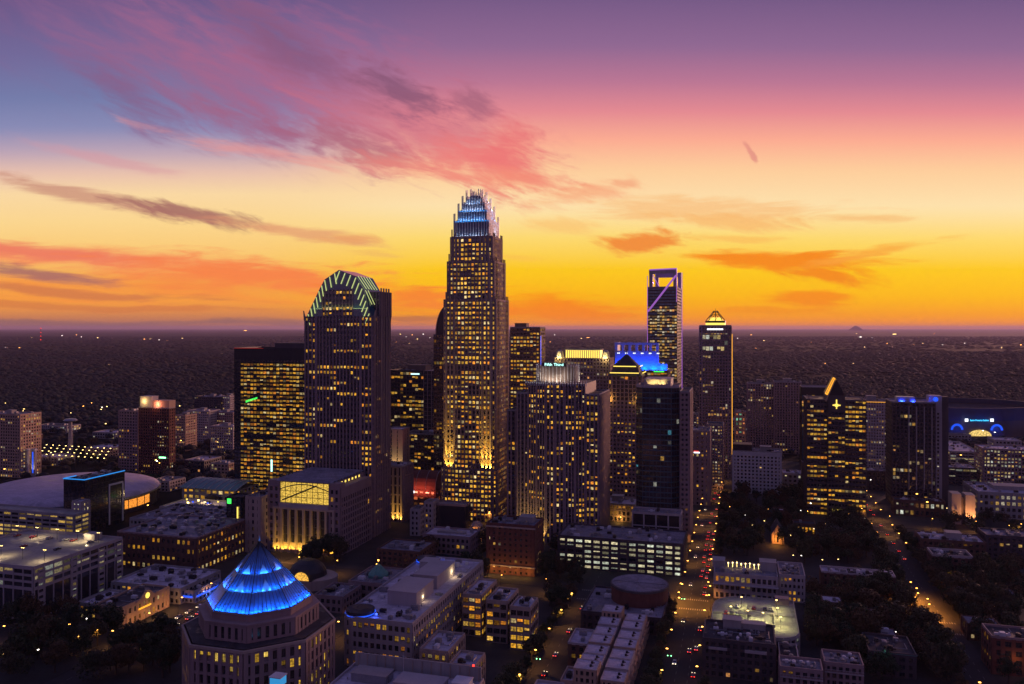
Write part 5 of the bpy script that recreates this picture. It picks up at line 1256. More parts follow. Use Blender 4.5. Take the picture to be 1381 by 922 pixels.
    block('low_block', 'flat roofed block left of the copper dome, close to the pyramid', 424, 462, 436, 8, dep=22, roof='roof_grey', n=5, p=.1)
    block('low_block', 'low pale roofed block with a dark skylight in front of the tallest tower', 570, 634, 545, 12, dep=22, roof='roof_pale', n=2, p=.1, ph=((0, 0, 20, 4, 1.2),))
    block('stone_block', 'small pale twin block in front of the red vaulted hall', 553, 566, 598, 19, dep=12, wall='stone_pale', n=1, p=.15); block('stone_block', 'slightly taller pale box right behind the small twin block', 572, 584, 605, 23, dep=12, wall='stone_pale', n=1, p=.1)
    block('low_block', 'plain mauve windowless box at the foot of the tallest tower', 586, 628, 604, z_at(684, 604), dep=12, wall='stone_mauve', p=0, pw=0, sh=0, n=0, bay=60, fh=60, roof='roof_grey')
    B, w, D = T('pavilion', 'small pavilion glowing orange under a pink domed roof', 631, 650, 585, 9, None, 'pavilion'); B.sect(rect(w, D), 0, 8, fh=7, bay=1.8, p=1, pw=.3, sh=.2, wall='stucco_peach', pal=[(1, .45, .05)], lev=1.2, fcoh=0)
    d = MB(); d.prism(ngon(4.6, 14), 8, 10); d.prism(ngon(4.6, 14), 10, 12.4, ngon(2.6, 14)); d.prism(ngon(2.6, 14), 12.4, 13.2, ngon(.5, 14)); B.add('dome', d, 'stucco_peach'); B.lamp('POINT', 'lamp_light', (0, -D / 2 - 4, 6), 1400, (1, .45, .1), size=.4); B.finish()
    # brick mid-rise
    B, w, D = block('brick_hotel', 'square red brick hotel with scattered lit windows and an orange lit base', 656, 721, 500, z_at(712, 500), dep=22, wall='brick_red', fh=3.6, bay=3.4, p=.16, pw=.6, sh=.55, lev=.9, n=6, roof='roof_grey', fin=False, cat='hotel', ph=((.25, .1, 9, 8, 3.5),), pal=WARM)
    for x in (-12, -4, 4, 12): B.lamp('POINT', 'lamp_light', (x, -D / 2 - 4, 3), 700, (1, .48, .1), size=.3)
    b = MB(); b.obox((-w / 2 - .8, -D / 2 - 1.0), (1, 0), w + 1.6, .8, 5.2, 6, True); B.add('cornice', b, 'stone_beige'); b = MB(); b.obox((-w / 2 - .5, -D / 2 - .8), (1, 0), w + 1, .8, z_at(712, 500) - 1.5, z_at(712, 500) - .6, True); B.add('cornice', b, 'stone_beige'); B.finish()
    # striped car park and round roofed hall
    decks('dark blue car park striped by rows of white lit decks', 752, 921, 500, 19.5, dep=34, p=.78, lev=.85, pal=[(.9, .82, .5), (1, .85, .5), (.75, .8, .62)], wall='stone_dark', roof='roof_grey', bay=5.6, pw=.3, fh=3.3, sh=.5, n=16)
    block('low_block', 'white podium wall of the curved crown tower above the striped car park', 852, 918, 556, 25, dep=16, wall='stone_pale', p=0, pw=.12, sh=.1, bay=9, n=3, roof='roof_grey', fh=9)
    B, w, D = block('theatre_hall', 'low dark hall with a big round brick drum rising from its roof', 783, 893, 404, 8, dep=42, roof='roof_grey', wall='stone_dark', n=8, p=.0, fin=False, cat='theatre')
    b = MB(); b.prism(ngon(15.2, 36, x=6, y=8), 8, 15.6); B.add('drum', b, 'brick_red'); b = MB(); b.prism(ngon(15.7, 36, x=6, y=8), 15.6, 16.6); B.add('drum_rim', b, 'stone_dark'); b = MB(); b.prism(ngon(14.9, 36, x=6, y=8), 16.6, 16.9); b.prism(rect(.5, 28, 6, 8), 16.9, 17.1); b.prism(rect(28, .5, 6, 8), 16.9, 17.08); B.add('drum_roof', b, 'roof_grey'); B.finish()
    # townhouses
    labs = ['farthest', 'second', 'third', 'middle', 'fifth', 'sixth', 'nearest']
    for side, (s0, s1) in (('left', (-67, -57.6)), ('right', (-55.4, -46))):
        for k in range(7):
            t0 = 403 - k * 11.6 - 9.6 + (2 if side == 'left' else 0); c = ungrid((s0 + s1) / 2, t0 + 4.8); RECTS.append((s0, s1, t0, t0 + 9.6, 'town'))
            B = Bld('townhouse', 'white roofed townhouse, %s from the street crossing in the %s of two rows' % (labs[k], side), 'townhouse', c, 'white roofed townhouses in two rows'); w, D = s1 - s0, 9.6
            zt = 12 + (.4 if k % 2 else 0) + (2.6 if (side == 'left' and k in (0, 6)) else 0)
            B.sect(rect(w, D), 0, zt, fh=3.1, bay=2.4, p=.16, pw=.45, sh=.45, wall='stone_pale' if k % 3 else 'stucco_peach', pal=WARM, lev=.5); B.cap_roof(rect(w, D), zt, 'roof_pale', h=.35, thick=.3, par='stone_pale', n=0)
            for x in (-1.5, 1.8): link('roof_unit', UNIT[1][2], B.root, (w * .2, x, zt + .05), 0, (.42, .42, .42))
            if side == 'right':
                bl = MB()
                for j in range(3):
                    bl.obox((w / 2 + 1.5, -D / 2 + 1), (0, 1), 3.4, 1.45, 3 + j * 3, 3.15 + j * 3, True); bl.obox((w / 2 + 1.55, -D / 2 + 1), (0, 1), 3.4, .06, 3.15 + j * 3, 4.1 + j * 3, True); bl.obox((w / 2 + 1.5, -D / 2 + 5.4), (0, 1), 3.2, 1.45, 3 + j * 3, 3.15 + j * 3, True); bl.obox((w / 2 + 1.55, -D / 2 + 5.4), (0, 1), 3.2, .06, 3.15 + j * 3, 4.1 + j * 3, True)
                B.add('balcony', bl, 'stucco_peach')
            B.finish()
    block('low_block', 'flat roofed house with a raised pale parapet left of the townhouses', 766, 792, 366, 10, dep=18, roof='roof_pale', par='stone_pale', wall='brick_brown', n=2, p=.15)
    B, w, D = block('low_block', 'old two storey block with one bright yellow window at the bottom edge', 756, 772, 330, 9, dep=14, roof='roof_pale', wall='stucco_peach', n=1, p=.3, fin=True)
    block('low_block', 'white roof corner at the bottom edge left of the townhouses', 712, 750, 314, 9, dep=15, roof='roof_pale', wall='stone_pale', n=2, p=.1)
centre()

def right_side():
    B, w, D = block('white_midrise', 'white mid-rise with a lamplit roof terrace beside the traffic street', 963, 1049, 452, 13.8, dep=24, wall='stone_pale', roof='roof_grey', fh=4.2, bay=3.0, p=.22, pw=.35, sh=.4, lev=.6, n=4, fin=False, ph=((.36, .2, 9, 8, 5), (-.44, .2, 7, 9, 4)), cat='apartment block')
    t = MB(); t.obox((-w / 2 - .6, -D / 2 - 2.6), (1, 0), w + 1, 2.4, 8.6, 9, True); B.add('terrace', t, 'stone_pale')
    for i in range(9):
        m = MB(); x = -w * .28 + i * w * .07; m.cyl(x, 3 + (i % 3), 13.9, 16.2, .07, .07, 5); m.cyl(x, 3 + (i % 3), 16.2, 16.8, .3, .3, 6); B.add('terrace_lamp', m, 'lamp_yellow')
    B.lamp('POINT', 'lamp_light', (-2, 2, 17), 160, (1, .6, .25), size=.5); B.finish()
    block('white_midrise', 'white three bay mid-rise adjoining the terrace building on its right', 1051, 1086, 452, 14.5, dep=26, wall='stone_pale', roof='roof_grey', fh=3.8, bay=2.4, p=.15, pw=.45, sh=.5, lev=.6, n=16, sc=.6, cat='apartment block')
    # green-lit parking deck with rounded corners
    c, w, D = foot(958, 1080, 371, 56, None, 'greendeck'); B = Bld('parking_garage', 'rounded car park roof deck washed in greenish yellow lamplight', 'car park', c); hw, hd = w / 2, D / 2; z = 10
    arc = lambda x, y, r, a0, a1: [(x + r * math.cos(R(a0 + (a1 - a0) * i / 5)), y + r * math.sin(R(a0 + (a1 - a0) * i / 5))) for i in range(6)]
    cor = [(-hw + 3, -hd)] + arc(hw - 11, -hd + 11, 11, -90, 0) + [(hw, hd)] + arc(-hw + 17, hd - 17, 17, 90, 180) + [(-hw, -hd + 3)]
    B.sect(cor, 0, z, fh=3.3, bay=6, p=.5, pw=.12, sh=.45, wall='concrete', pal=PALE, lev=.5); B.cap_roof(cor, z, 'roof_deck', h=.9)
    m = MB(); m.prism(rect(9, 15, 3, -3), z + .05, z + .8); m.prism(rect(.4, 26, -3.5, 0), z + .04, z + 1.5); m.prism(rect(.4, 26, 9.5, 0), z + .04, z + 1.5); m.prism(rect(w * .42, 3.5, hw * .5, 5), z + .05, z + .9); m.prism(rect(w * .5, 3.5, -hw * .48, 2), z + .05, z + .7); B.add('ramp_wall', m, 'concrete')
    m = MB(); m.prism(rect(7, 5, hw - 6, hd - 4), z, z + 3.4); B.add('stair_hut', m, 'stone_mauve')
    for i, (x, y) in enumerate(((-hw * .55, -4), (-hw * .15, -8), (hw * .2, -9), (hw * .55, 0), (-hw * .3, 12), (hw * .55, 12), (hw * .6, -13))):
        m = MB(); m.cyl(x, y, z, z + 5.5, .1, .07, 6); B.add('deck_lamp_post', m, 'metal_dark'); m = MB(); m.prism(rect(.9, .4, x, y), z + 5.4, z + 5.6); B.add('deck_lamp', m, 'lamp_yellow')
        B.lamp('SPOT', 'lamp_light', (x, y, z + 5.3), 3200, (.95, .86, .30), size=.4, spot=160)
    B.finish(); GAR.append((B, w * .8, D * .7, z + .06))
    B, w, D = block('apartment_block', 'dark apartment house with cluttered terraces in front of the green deck', 948, 1046, 350, 16, dep=24, wall='stone_dark', roof='roof_dark', fh=3.2, bay=3.2, p=.1, pw=.4, sh=.4, n=12, lev=.6, pal=WARM, ph=((-.1, .3, 8, 6, 4), (.2, .35, 11, 5, 2.4)), cat='apartment block', fin=False, sc=.7)
    t = MB(); t.obox((w * .08, -D / 2 - 1.2), (1, 0), w * .3, 1.1, 12.5, 13.6, True); t.obox((-w * .42, -D / 2 - 1.2), (1, 0), w * .26, 1.1, 12.5, 13.4, True); B.add('balcony', t, 'stone_pale'); B.finish()
    block('low_block', 'flat dark roofed annexe with a thin pale rim right of the green deck', 1052, 1078, 352, 8, dep=20, roof='roof_dark', par='stone_pale', wall='stone_dark', n=2, p=.05)
    for a, b, d, zt, dep, lab in ((1052, 1110, 333, 12, 12, 'low apartment row with white railed terraces at the bottom edge'), (1112, 1165, 338, 12, 14, 'taller apartment row with white railed terraces at the bottom edge, near its dark yard')):
        B, w, D = block('apartment_block', lab, a, b, d, zt, dep=dep, wall='stone_mauve', roof='roof_grey', fh=3.1, bay=2.8, p=.06, n=8, lev=.5, fin=False, cat='apartment block', sc=.6)
        t = MB()
        for i in range(int(w / 1.2)): t.obox((-w / 2 + i * 1.2, -D / 2 - 1.0), (1, 0), .12, .12, zt - 3, zt - 1.9, True)
        t.obox((-w / 2, -D / 2 - 1.02), (1, 0), w, .16, zt - 1.9, zt - 1.75, True); t.obox((-w / 2, -D / 2 - 1.1), (1, 0), w, 1.0, zt - 3.2, zt - 3, True); B.add('terrace_rail', t, 'stone_pale'); B.finish()
    B, w, D = block('low_hall', 'low dark hall with a faint teal line along its roof edge', 1172, 1236, 354, 10, dep=22, wall='stone_dark', roof='roof_dark', p=0, n=3, fin=False)
    l = MB(); l.obox((-w / 2 + 2, -D / 2 - .4), (1, 0), w - 2, .25, 10.4, 10.6, True); l.obox((w / 2 + .4, -D / 2), (0, 1), D, .25, 10.4, 10.6, True); B.add('edge_trim', l, 'roof_teal')
    B.lamp('POINT', 'lamp_light', (-w / 2 + 6, -D / 2 - 3, 12), 60, (.2, .7, .8), size=.2); B.finish()
    block('low_block', 'long low block whose roof edge is a ragged white line above dark trees', 1108, 1208, 462, 11, dep=12, wall='brick_brown', roof='roof_pale', par='stone_pale', n=22, sc=.8, p=.06)
    block('apartment_block', 'H-shaped dark block with bright white roof edges, nearer wing', 1258, 1312, 490, 14, dep=16, wall='brick_brown', roof='roof_dark', par='stone_pale', n=5, p=.05, cat='apartment block', h=1.6)
    block('apartment_block', 'white roofed wing joined behind the H-shaped dark block', 1243, 1330, 524, 14, dep=22, wall='brick_brown', roof='roof_pale', n=16, p=.05, cat='apartment block', ph=((0.05, 0, 9, 8, 4),))
    block('apartment_block', 'long dark mansard row with lit dots at the right edge', 1330, 1440, 520, 17, dep=20, wall='stone_dark', roof='roof_grey', n=10, p=.14, cat='apartment block', lev=.6, pal=WARM)
    B, w, D = T('stair_towers', 'bare concrete twin towers lit orange from below', 1283, 1316, 630, 12, None, 'building'); z = z_at(668, 630)
    for x in (-w / 4 - .6, w / 4 + .6): b = MB(); b.prism(rect(w / 2 - 1.8, D, x, 0), 0, z + (0 if x < 0 else -.5)); B.add('shaft', b, 'concrete')
    b = MB(); b.prism(rect(2.0, D - 3, 0, .5), 0, z - 3); B.add('recess', b, 'stone_dark'); B.lamp('SPOT', 'flood_light', (w * .3, -D / 2 - 6, 1), 30000, (1, .36, .1), aim=(0, .35, 1), spot=80); B.lamp('SPOT', 'flood_light', (-w * .3, -D / 2 - 6, 1), 12000, (1, .36, .1), aim=(0, .35, 1), spot=80); B.finish()
    block('office_block', 'low wide office with a projecting pale roof and a row of lit windows', 1319, 1440, 640, z_at(672, 640), dep=46, wall='concrete', roof='roof_pale', n=12, p=.5, fh=5, bay=4, lev=.4, pal=WARM, h=1.6, ph=((0, .1, 30, 14, 3),))
    block('apartment_block', 'busy apartment block speckled with many lit windows at the right edge', 1326, 1440, 760, z_at(611, 760), dep=30, wall='stone_mauve', roof='roof_pale', n=10, p=.55, fh=3.3, bay=3.0, lev=.65, pal=PALE + WARM, cat='apartment block', run=.3)
    decks('pale car park with a wide flat roof below the stadium', 1281, 1322, 900, 15, dep=90, roof='roof_pale', p=.2, n=10); decks('dark car park with one lit deck below the wide flat roof', 1279, 1318, 790, 16, dep=30, p=.3, n=6, roof='roof_pale', wall='stone_dark')
    B, w, D = T('church', 'little gabled church front glowing orange among dark park trees', 1041, 1057, 575, 22, None, 'church'); b = MB(); b.prism(rect(w, D), 0, 7); B.add('wall', b, 'stucco_peach'); g = MB(); hw, hd = w / 2, D / 2
    g.poly([(-hw - .4, -hd - .4, 6.9), (0, -hd - .4, 14), (0, hd, 14), (-hw - .4, hd, 6.9)]); g.poly([(hw + .4, -hd - .4, 6.9), (hw + .4, hd, 6.9), (0, hd, 14), (0, -hd - .4, 14)]); B.add('roof', g, 'roof_dark'); g = MB(); g.poly([(-hw, -hd - .02, 7), (hw, -hd - .02, 7), (0, -hd - .02, 13.8)]); B.add('gable', g, 'stucco_peach')
    B.facade((-hw, -hd), (hw, -hd), 0, 7, fh=6.5, bay=2.6, p=0, pw=.6, sh=.4, wall='stucco_peach'); B.lamp('POINT', 'flood_light', (-1.5, -hd - 5, 4), 2600, (1, .38, .06), size=.3); B.finish()
    block('park_house', 'small house with a pale roof among the park trees', 1043, 1057, 648, 7, dep=9, roof='roof_pale', wall='brick_brown', n=0, p=.2); block('park_house', 'low hall with a row of yellow windows among the park trees', 1070, 1100, 598, 8, dep=12, roof='roof_dark', wall='brick_brown', n=1, p=.8, fh=6, bay=2.6, lev=.7)
    B, w, D = block('brick_house', 'brick corner house with an orange lit doorway at the lower right edge', 1338, 1440, 352, 16, dep=16, wall='brick_red', roof='roof_dark', par='stone_mauve', n=3, p=.2, fh=4.5, bay=4, lev=.5, fin=False, cat='house')
    for x in (-w / 2 + 9, -w / 2 + 20): B.lamp('POINT', 'lamp_light', (x, -D / 2 - 3, 8), 220, (1, .4, .12), size=.2)
    B.finish()
    block('low_block', 'pale low block lit from the street right of the pale hotel', 1056, 1082, 760, 16, dep=20, wall='stone_pale', p=.5, fh=4, bay=4, pal=PALE, lev=.7, roof='roof_pale', n=4); block('low_block', 'narrow block of yellow windows between the pale low block and the black tower', 1082, 1096, 740, 30, dep=12, wall='stone_dark', p=.8, fh=3.6, bay=3, lev=.6)
    block('shop_row', 'two storey shop row lit warm white along the orange cross street', 1206, 1275, 655, 12, dep=14, wall='brick_brown', roof='roof_dark', p=.75, fh=5, bay=4, lev=.7, pal=PALE + WARM, n=6)
    block('low_block', 'flat dark deck bridging behind the right hand boulevard', 1170, 1205, 760, 18, dep=20, wall='stone_dark', roof='roof_grey', p=.1, n=5); block('low_block', 'red lit signs wall and shops between the slender tower and the dark apartment block', 991, 1006, 900, 60, dep=20, wall='stucco_peach', p=.8, pal=[(1, .3, .1), (1, .7, .2), (.3, .8, .5)], lev=.8, fh=5, bay=4)
right_side()
for k, (a, b, d, zt, dep, lab) in enumerate(((1282, 1306, 452, 7, 9, 'small pale roofed house deep in the dark lower right trees'), (1336, 1372, 440, 8, 12, 'dark house with two lit windows at the right edge trees'), (1150, 1180, 410, 8, 10, 'dim house with a warm porch left of the orange foliage'), (1110, 1136, 428, 8, 11, 'small dark gabled block with a lit upper window among trees'), (1305, 1350, 395, 8, 12, 'low flat house above the brick corner house'), (1185, 1210, 385, 7, 10, 'little house beyond the teal edged hall'))):
    block('house', lab, a, b, d, zt, dep=dep, cat='house', wall='brick_brown', roof=('roof_pale', 'roof_grey', 'roof_grey')[k % 3], n=1, p=.3, lev=.5, pal=WARM, h=.5)

# scattered smaller blocks in the middle distance
def scatter_blocks():
    kinds = [('brick', 'brick_brown'), ('grey', 'concrete'), ('cream', 'stucco_peach'), ('pale', 'stone_pale'), ('dark', 'stone_dark')]
    spots = [(8, 650, 12, 40), (60, 900, 9, 34), (130, 960, 10, 30), (215, 760, 9, 26), (262, 860, 12, 26), (20, 1080, 9, 40), (140, 1120, 8, 30), (296, 830, 14, 24), (70, 1180, 10, 40), (240, 1250, 14, 30), (330, 1250, 12, 40), (560, 1000, 20, 30), (545, 1250, 14, 30),
             (1000, 1150, 22, 26), (1130, 1150, 24, 30), (1215, 1000, 20, 30), (1290, 1080, 10, 40), (1240, 880, 14, 26), (1360, 1010, 12, 36), (1350, 900, 14, 26), (760, 1150, 40, 30), (730, 1050, 30, 26), (925, 950, 20, 22), (930, 1200, 26, 26), (1075, 1250, 18, 40), (1010, 840, 16, 20)]
    near = ['the arena', 'the light pylons', 'the tall white shaft', 'the red brown tower', 'the cream block', 'the far left edge', 'the treetops beyond the shaft', 'the black glass office', 'the wooded slope', 'the dark slab', 'the black glass office roofline', 'the dark glass tower', 'the arched tower', 'the slender tower', 'the gold-roofed tower', 'the blue terraced tower', 'the stadium', 'the boulevard', 'the stadium corner', 'the speckled block', 'the yellow crowned tower', 'the brown square tower', 'the plum grey block', 'the handlebar tower', 'the wooded plain', 'the pale hotel']
    for k, (px, d, z, wpx) in enumerate(spots):
        kn, wl = kinds[k % 5]; c, w, D = foot(px - wpx / 2, px + wpx / 2, d, 18 + (k * 7) % 16, None, '')
        s, t = grid(c); RECTS.pop()
        if any(a - 2 < s + w / 2 and s - w / 2 < b + 2 and e - 2 < t + D / 2 and t - D / 2 < f + 2 for a, b, e, f, _ in RECTS): continue
        RECTS.append((s - w / 2, s + w / 2, t - D / 2, t + D / 2, 'small'))
        B = Bld('low_rise', '%s flat roofed low-rise with a few lit windows near %s' % (kn, near[k]), 'building', c, 'low-rises in the middle distance'); B.cap = 40
        B.sect(rect(w, D), 0, z, fh=3.5, bay=4, p=.3, wall=wl, pal=WARM + PALE, lev=.8); B.cap_roof(rect(w, D), z, rng.choice(['roof_grey', 'roof_pale', 'roof_dark']), n=3); B.finish()
scatter_blocks()

# ------------------------------------------------------------------ trees
def crown_mesh(seed, r=4.6, h=8.5, n=1500):
    g = np.random.default_rng(seed); lobes = []
    for i in range(9):
        a = g.uniform(0, 6.28); q = g.uniform(.15, .62) * r; lobes.append((q * math.cos(a), q * math.sin(a), g.uniform(-.3, .36) * h, g.uniform(.34, .55) * r))
    b = MB()
    for i in range(n):
        x, y, z, lr = lobes[g.integers(len(lobes))]; v = g.normal(size=3); v /= np.linalg.norm(v); q = lr * g.uniform(.72, 1.08) ; p = np.array([x, y, z]) + v * q * np.array([1, 1, .85])
        n1 = g.normal(size=3) * .7 + v; n1 /= np.linalg.norm(n1); a = np.cross(n1, g.normal(size=3)); a /= np.linalg.norm(a); c = np.cross(n1, a); s = g.uniform(.2, .5)
        t = g.uniform(.55, 1.5); b.poly([tuple(p - a * s), tuple(p + c * s * .7), tuple(p + a * s), tuple(p - c * s * .7)], (t, t, t * .9))
    return b.mesh('crown', 'leaf')
def trunk_mesh(seed, h=6.0):
    g = np.random.default_rng(seed); b = MB(); b.cyl(0, 0, 0, h * .75, .32, .2, 7)
    for i in range(5):
        a = g.uniform(0, 6.28); z = h * g.uniform(.45, .75); b.bar((0, 0, z), (1.9 * math.cos(a), 1.9 * math.sin(a), z + g.uniform(1.2, 2.6)), .1, 5)
    return b.mesh('trunk', 'bark')
CROWNS = [crown_mesh(i) for i in range(6)]; TRUNKS = [trunk_mesh(i) for i in range(3)]
def tree(p, s, label, group, conif=False):
    o = link('tree', None, None, p, rng.uniform(0, 6.28)); tag(o, label, 'tree', group)
    link('trunk', rng.choice(TRUNKS), o, (0, 0, 0), 0, (s, s, s)); link('crown', rng.choice(CROWNS), o, (0, 0, 6.6 * s), 0, (s * rng.uniform(.85, 1.15), s * rng.uniform(.85, 1.15), s * rng.uniform(.85, 1.2)))
def blocked(s, t, m=3.5): return any(a - m < s < b + m and c - m < t < d + m for a, b, c, d, _ in RECTS)
TREES = 0
for px, d in ((1048, 560), (1047, 545), (1046, 530), (1085, 586)): p_ = grid(P(px, d)); RECTS.append((p_[0] - 5, p_[0] + 5, p_[1] - 8, p_[1] + 6, 'lawn'))
for (a, b, c, d, n, lab) in ((962, 1085, 672, 752, 34, 'dark leafy tree in the park below the pale hotel'), (1085, 1172, 700, 762, 24, 'dark tree on the lawn in front of the gold-roofed tower'), (1090, 1222, 784, 882, 34, 'dark tree in the yards behind the ragged white roof edge'),
                             (1222, 1376, 772, 872, 34, 'dark tree in the residential blocks at the lower right'), (735, 800, 748, 832, 10, 'dark tree in the gap left of the round roofed hall'), (2, 160, 838, 920, 20, 'dark tree along the street at the lower left corner'),
                             (150, 246, 846, 920, 14, 'dark tree beside the peach theatre forecourt'), (205, 282, 768, 812, 8, 'round tree lit faintly between white roofs and pyramid'), (560, 660, 736, 800, 10, 'dark tree in the yard left of the brick hotel'),
                             (100, 170, 600, 650, 6, 'dark tree behind the arena'), (1180, 1300, 735, 850, 16, 'dark tree along the lower boulevard'), (1150, 1300, 880, 921, 8, 'dark tree at the bottom right edge'), (375, 470, 752, 775, 7, 'dark tree at the foot of the trading hall')):
    k = 0; tr = 0
    while k < n and tr < n * 14:
        tr += 1; px, py = rng.uniform(a, b), rng.uniform(c, d); dd = dep_at(py); p = P(px, dd); s, t = grid(p)
        if blocked(s, t) or on_road(s, t, 1.5): continue
        tree(p, rng.uniform(.9, 1.65), lab, lab.replace('dark ', '').replace('round ', '') + 's' if False else 'trees: ' + lab, False); k += 1; TREES += 1

for s_, t0, t1, st, lab in ((-37, 300, 450, 9, 'street tree shading the near end of the traffic street'), (-15.2, 300, 352, 9, 'street tree beside the dark apartment house'), (89, 330, 660, 15, 'street tree on the left kerb of the dark boulevard'), (111, 330, 660, 15, 'street tree on the right kerb of the dark boulevard'), (-93.5, 290, 450, 10, 'street tree in the narrow street by the stepped wings'), (-15, 560, 740, 10, 'street tree at the park edge of the traffic street')):
    t = t0
    while t < t1:
        if not on_road(s_, t, -1) and not blocked(s_, t, 1.0): tree(ungrid(s_, t, .13), rng.uniform(.75, 1.2), lab, 'trees: ' + lab); TREES += 1
        t += st * rng.uniform(.8, 1.3)

def canopy():
    g = np.random.default_rng(21); vs, fs, cs, k = [], [], [], 0
    src = []
    for c in CROWNS[:3]:
        co = np.empty(len(c.vertices) * 3); c.vertices.foreach_get('co', co); src.append(co.reshape(-1, 4, 3)[::2])
    for a, b, c, d, n in ((968, 1088, 676, 752, 46), (1088, 1170, 704, 762, 30), (1092, 1230, 786, 884, 64), (1225, 1378, 774, 876, 64), (1150, 1300, 884, 921, 20), (2, 160, 838, 921, 24), (738, 790, 752, 832, 10), (100, 250, 596, 640, 18), (1270, 1381, 700, 730, 12)):
        m = tr = 0
        while m < n and tr < n * 12:
            tr += 1; p = P(rng.uniform(a, b), dep_at(rng.uniform(c, d))); s, t = grid(p)
            if blocked(s, t) or on_road(s, t, 1.5): continue
            q = src[m % 3]; sc = rng.uniform(.9, 1.5); an = rng.uniform(0, 6.28); M = np.array([[math.cos(an), -math.sin(an), 0], [math.sin(an), math.cos(an), 0], [0, 0, 1]])
            vs.append((q.reshape(-1, 3) * sc) @ M.T + np.array([p.x, p.y, 5.6 * sc])); cs.append(np.repeat(np.array([[(.030, .045, .02), (.045, .052, .024), (.06, .05, .024), (.08, .05, .022)][rng.randrange(4)]]), len(q), 0) * g.uniform(.6, 1.5, (len(q), 1))); m += 1
    v = np.concatenate(vs); n = len(v) // 4; me = bpy.data.meshes.new('tree_canopy'); me.vertices.add(len(v)); me.vertices.foreach_set('co', v.reshape(-1)); me.loops.add(n * 4); me.loops.foreach_set('vertex_index', np.arange(n * 4, dtype=np.int32))
    me.polygons.add(n); me.polygons.foreach_set('loop_start', (np.arange(n) * 4).astype(np.int32)); me.update(calc_edges=True)
    at = me.attributes.new('col', 'FLOAT_COLOR', 'FACE'); at.data.foreach_set('color', np.concatenate([np.concatenate(cs), np.ones((n, 1))], 1).reshape(-1).astype(np.float32)); me.materials.append(MATS['forest_leaf'])
    tag(link('tree_canopy', me), 'dark city tree canopy filling in between the single trees', 'trees', kind='stuff')
canopy()

def forest():
    """the wooded plain beyond the centre: crowns merged into one sheet, thinning into ground texture far out"""
    g = np.random.default_rng(5)
    ico = np.array([(0, 0, 1), (.894, 0, .447), (.276, .851, .447), (-.724, .526, .447), (-.724, -.526, .447), (.276, -.851, .447), (.724, .526, -.3), (-.276, .851, -.3), (-.894, 0, -.3), (-.276, -.851, -.3), (.724, -.526, -.3)])
    fc = np.array([(0, 1, 2), (0, 2, 3), (0, 3, 4), (0, 4, 5), (0, 5, 1), (1, 6, 2), (2, 7, 3), (3, 8, 4), (4, 9, 5), (5, 10, 1), (2, 6, 7), (3, 7, 8), (4, 8, 9), (5, 9, 10), (1, 10, 6)])
    pts = []
    for d0, d1, n, sc in ((700, 1250, 2600, 1.0), (1250, 2400, 19000, 1.2), (2400, 5000, 22000, 2.0), (5000, 14000, 18000, 4.0)):
        d = np.sqrt(g.uniform(d0 ** 2, d1 ** 2, n)); x = g.uniform(-.72, .72, n) * d
        keep = np.sin(x * .004 + 1.3) * np.sin(d * .0031) + g.uniform(-1, 1, n) * .9 > -.55
        pts.append(np.stack([x, d, np.full(n, sc)], 1)[keep])
    pts = np.concatenate(pts); s = pts[:, 0] * CT - pts[:, 1] * ST; t = pts[:, 0] * ST + pts[:, 1] * CT
    ok = np.ones(len(pts), bool)
    for a, b, c, d, _ in RECTS: ok &= ~((s > a - 7) & (s < b + 7) & (t > c - 7) & (t < d + 7))
    ok &= ~((s > -440) & (s < 250) & (t < 985) & (np.abs(pts[:, 0]) < 9e9)); ok &= ~((np.abs(pts[:, 0] - 677) < 150) & (np.abs(pts[:, 1] - 1230) < 120)); ok &= ~((np.hypot(pts[:, 0] + 385.5, pts[:, 1] - 700) < 84))
    ok &= ~((np.abs(pts[:, 1] - 838) < 20) & (np.abs(pts[:, 0] + 500) < 60)); pts = pts[ok]; n = len(pts)
    r = g.uniform(4.5, 7.5, n) * pts[:, 2]; hh = g.uniform(6, 10, n) * np.minimum(pts[:, 2], 1.3)
    J = 1 + g.uniform(-.18, .18, (n, 11, 1)); v = ico[None] * J * np.stack([r, r, hh * .5], 1)[:, None, :]; v[:, :, 0] += pts[:, 0, None]; v[:, :, 1] += pts[:, 1, None]; v[:, :, 2] += (hh * .55)[:, None]
    f = (fc[None] + (np.arange(n) * 11)[:, None, None]).reshape(-1, 3)
    me = bpy.data.meshes.new('woodland'); me.vertices.add(n * 11); me.vertices.foreach_set('co', v.reshape(-1)); me.loops.add(len(f) * 3); me.loops.foreach_set('vertex_index', f.reshape(-1).astype(np.int32))
    me.polygons.add(len(f)); me.polygons.foreach_set('loop_start', (np.arange(len(f)) * 3).astype(np.int32)); me.update(calc_edges=True)
    lowf = (np.sin(pts[:, 0] * .0023 + 2 * np.sin(pts[:, 1] * .0011)) + np.sin(pts[:, 1] * .0041 + 1.7 * np.sin(pts[:, 0] * .0016))) * .25 + .5 + g.uniform(-.22, .22, n)
    pal = np.array([(.014, .021, .019), (.018, .023, .020), (.022, .023, .020), (.027, .024, .020), (.032, .026, .021), (.038, .030, .024)]); c = pal[np.clip((lowf * 6).astype(int), 0, 5)] * g.uniform(.85, 1.15, (n, 1))
    at = me.attributes.new('col', 'FLOAT_COLOR', 'FACE'); at.data.foreach_set('color', np.concatenate([np.repeat(c, 15, 0) * g.uniform(.93, 1.07, (n * 15, 1)), np.ones((n * 15, 1))], 1).reshape(-1).astype(np.float32))
    me.materials.append(MATS['forest_leaf']); o = link('woodland', me); tag(o, 'autumn woodland covering the plain to the horizon', 'woodland', kind='stuff')
forest()

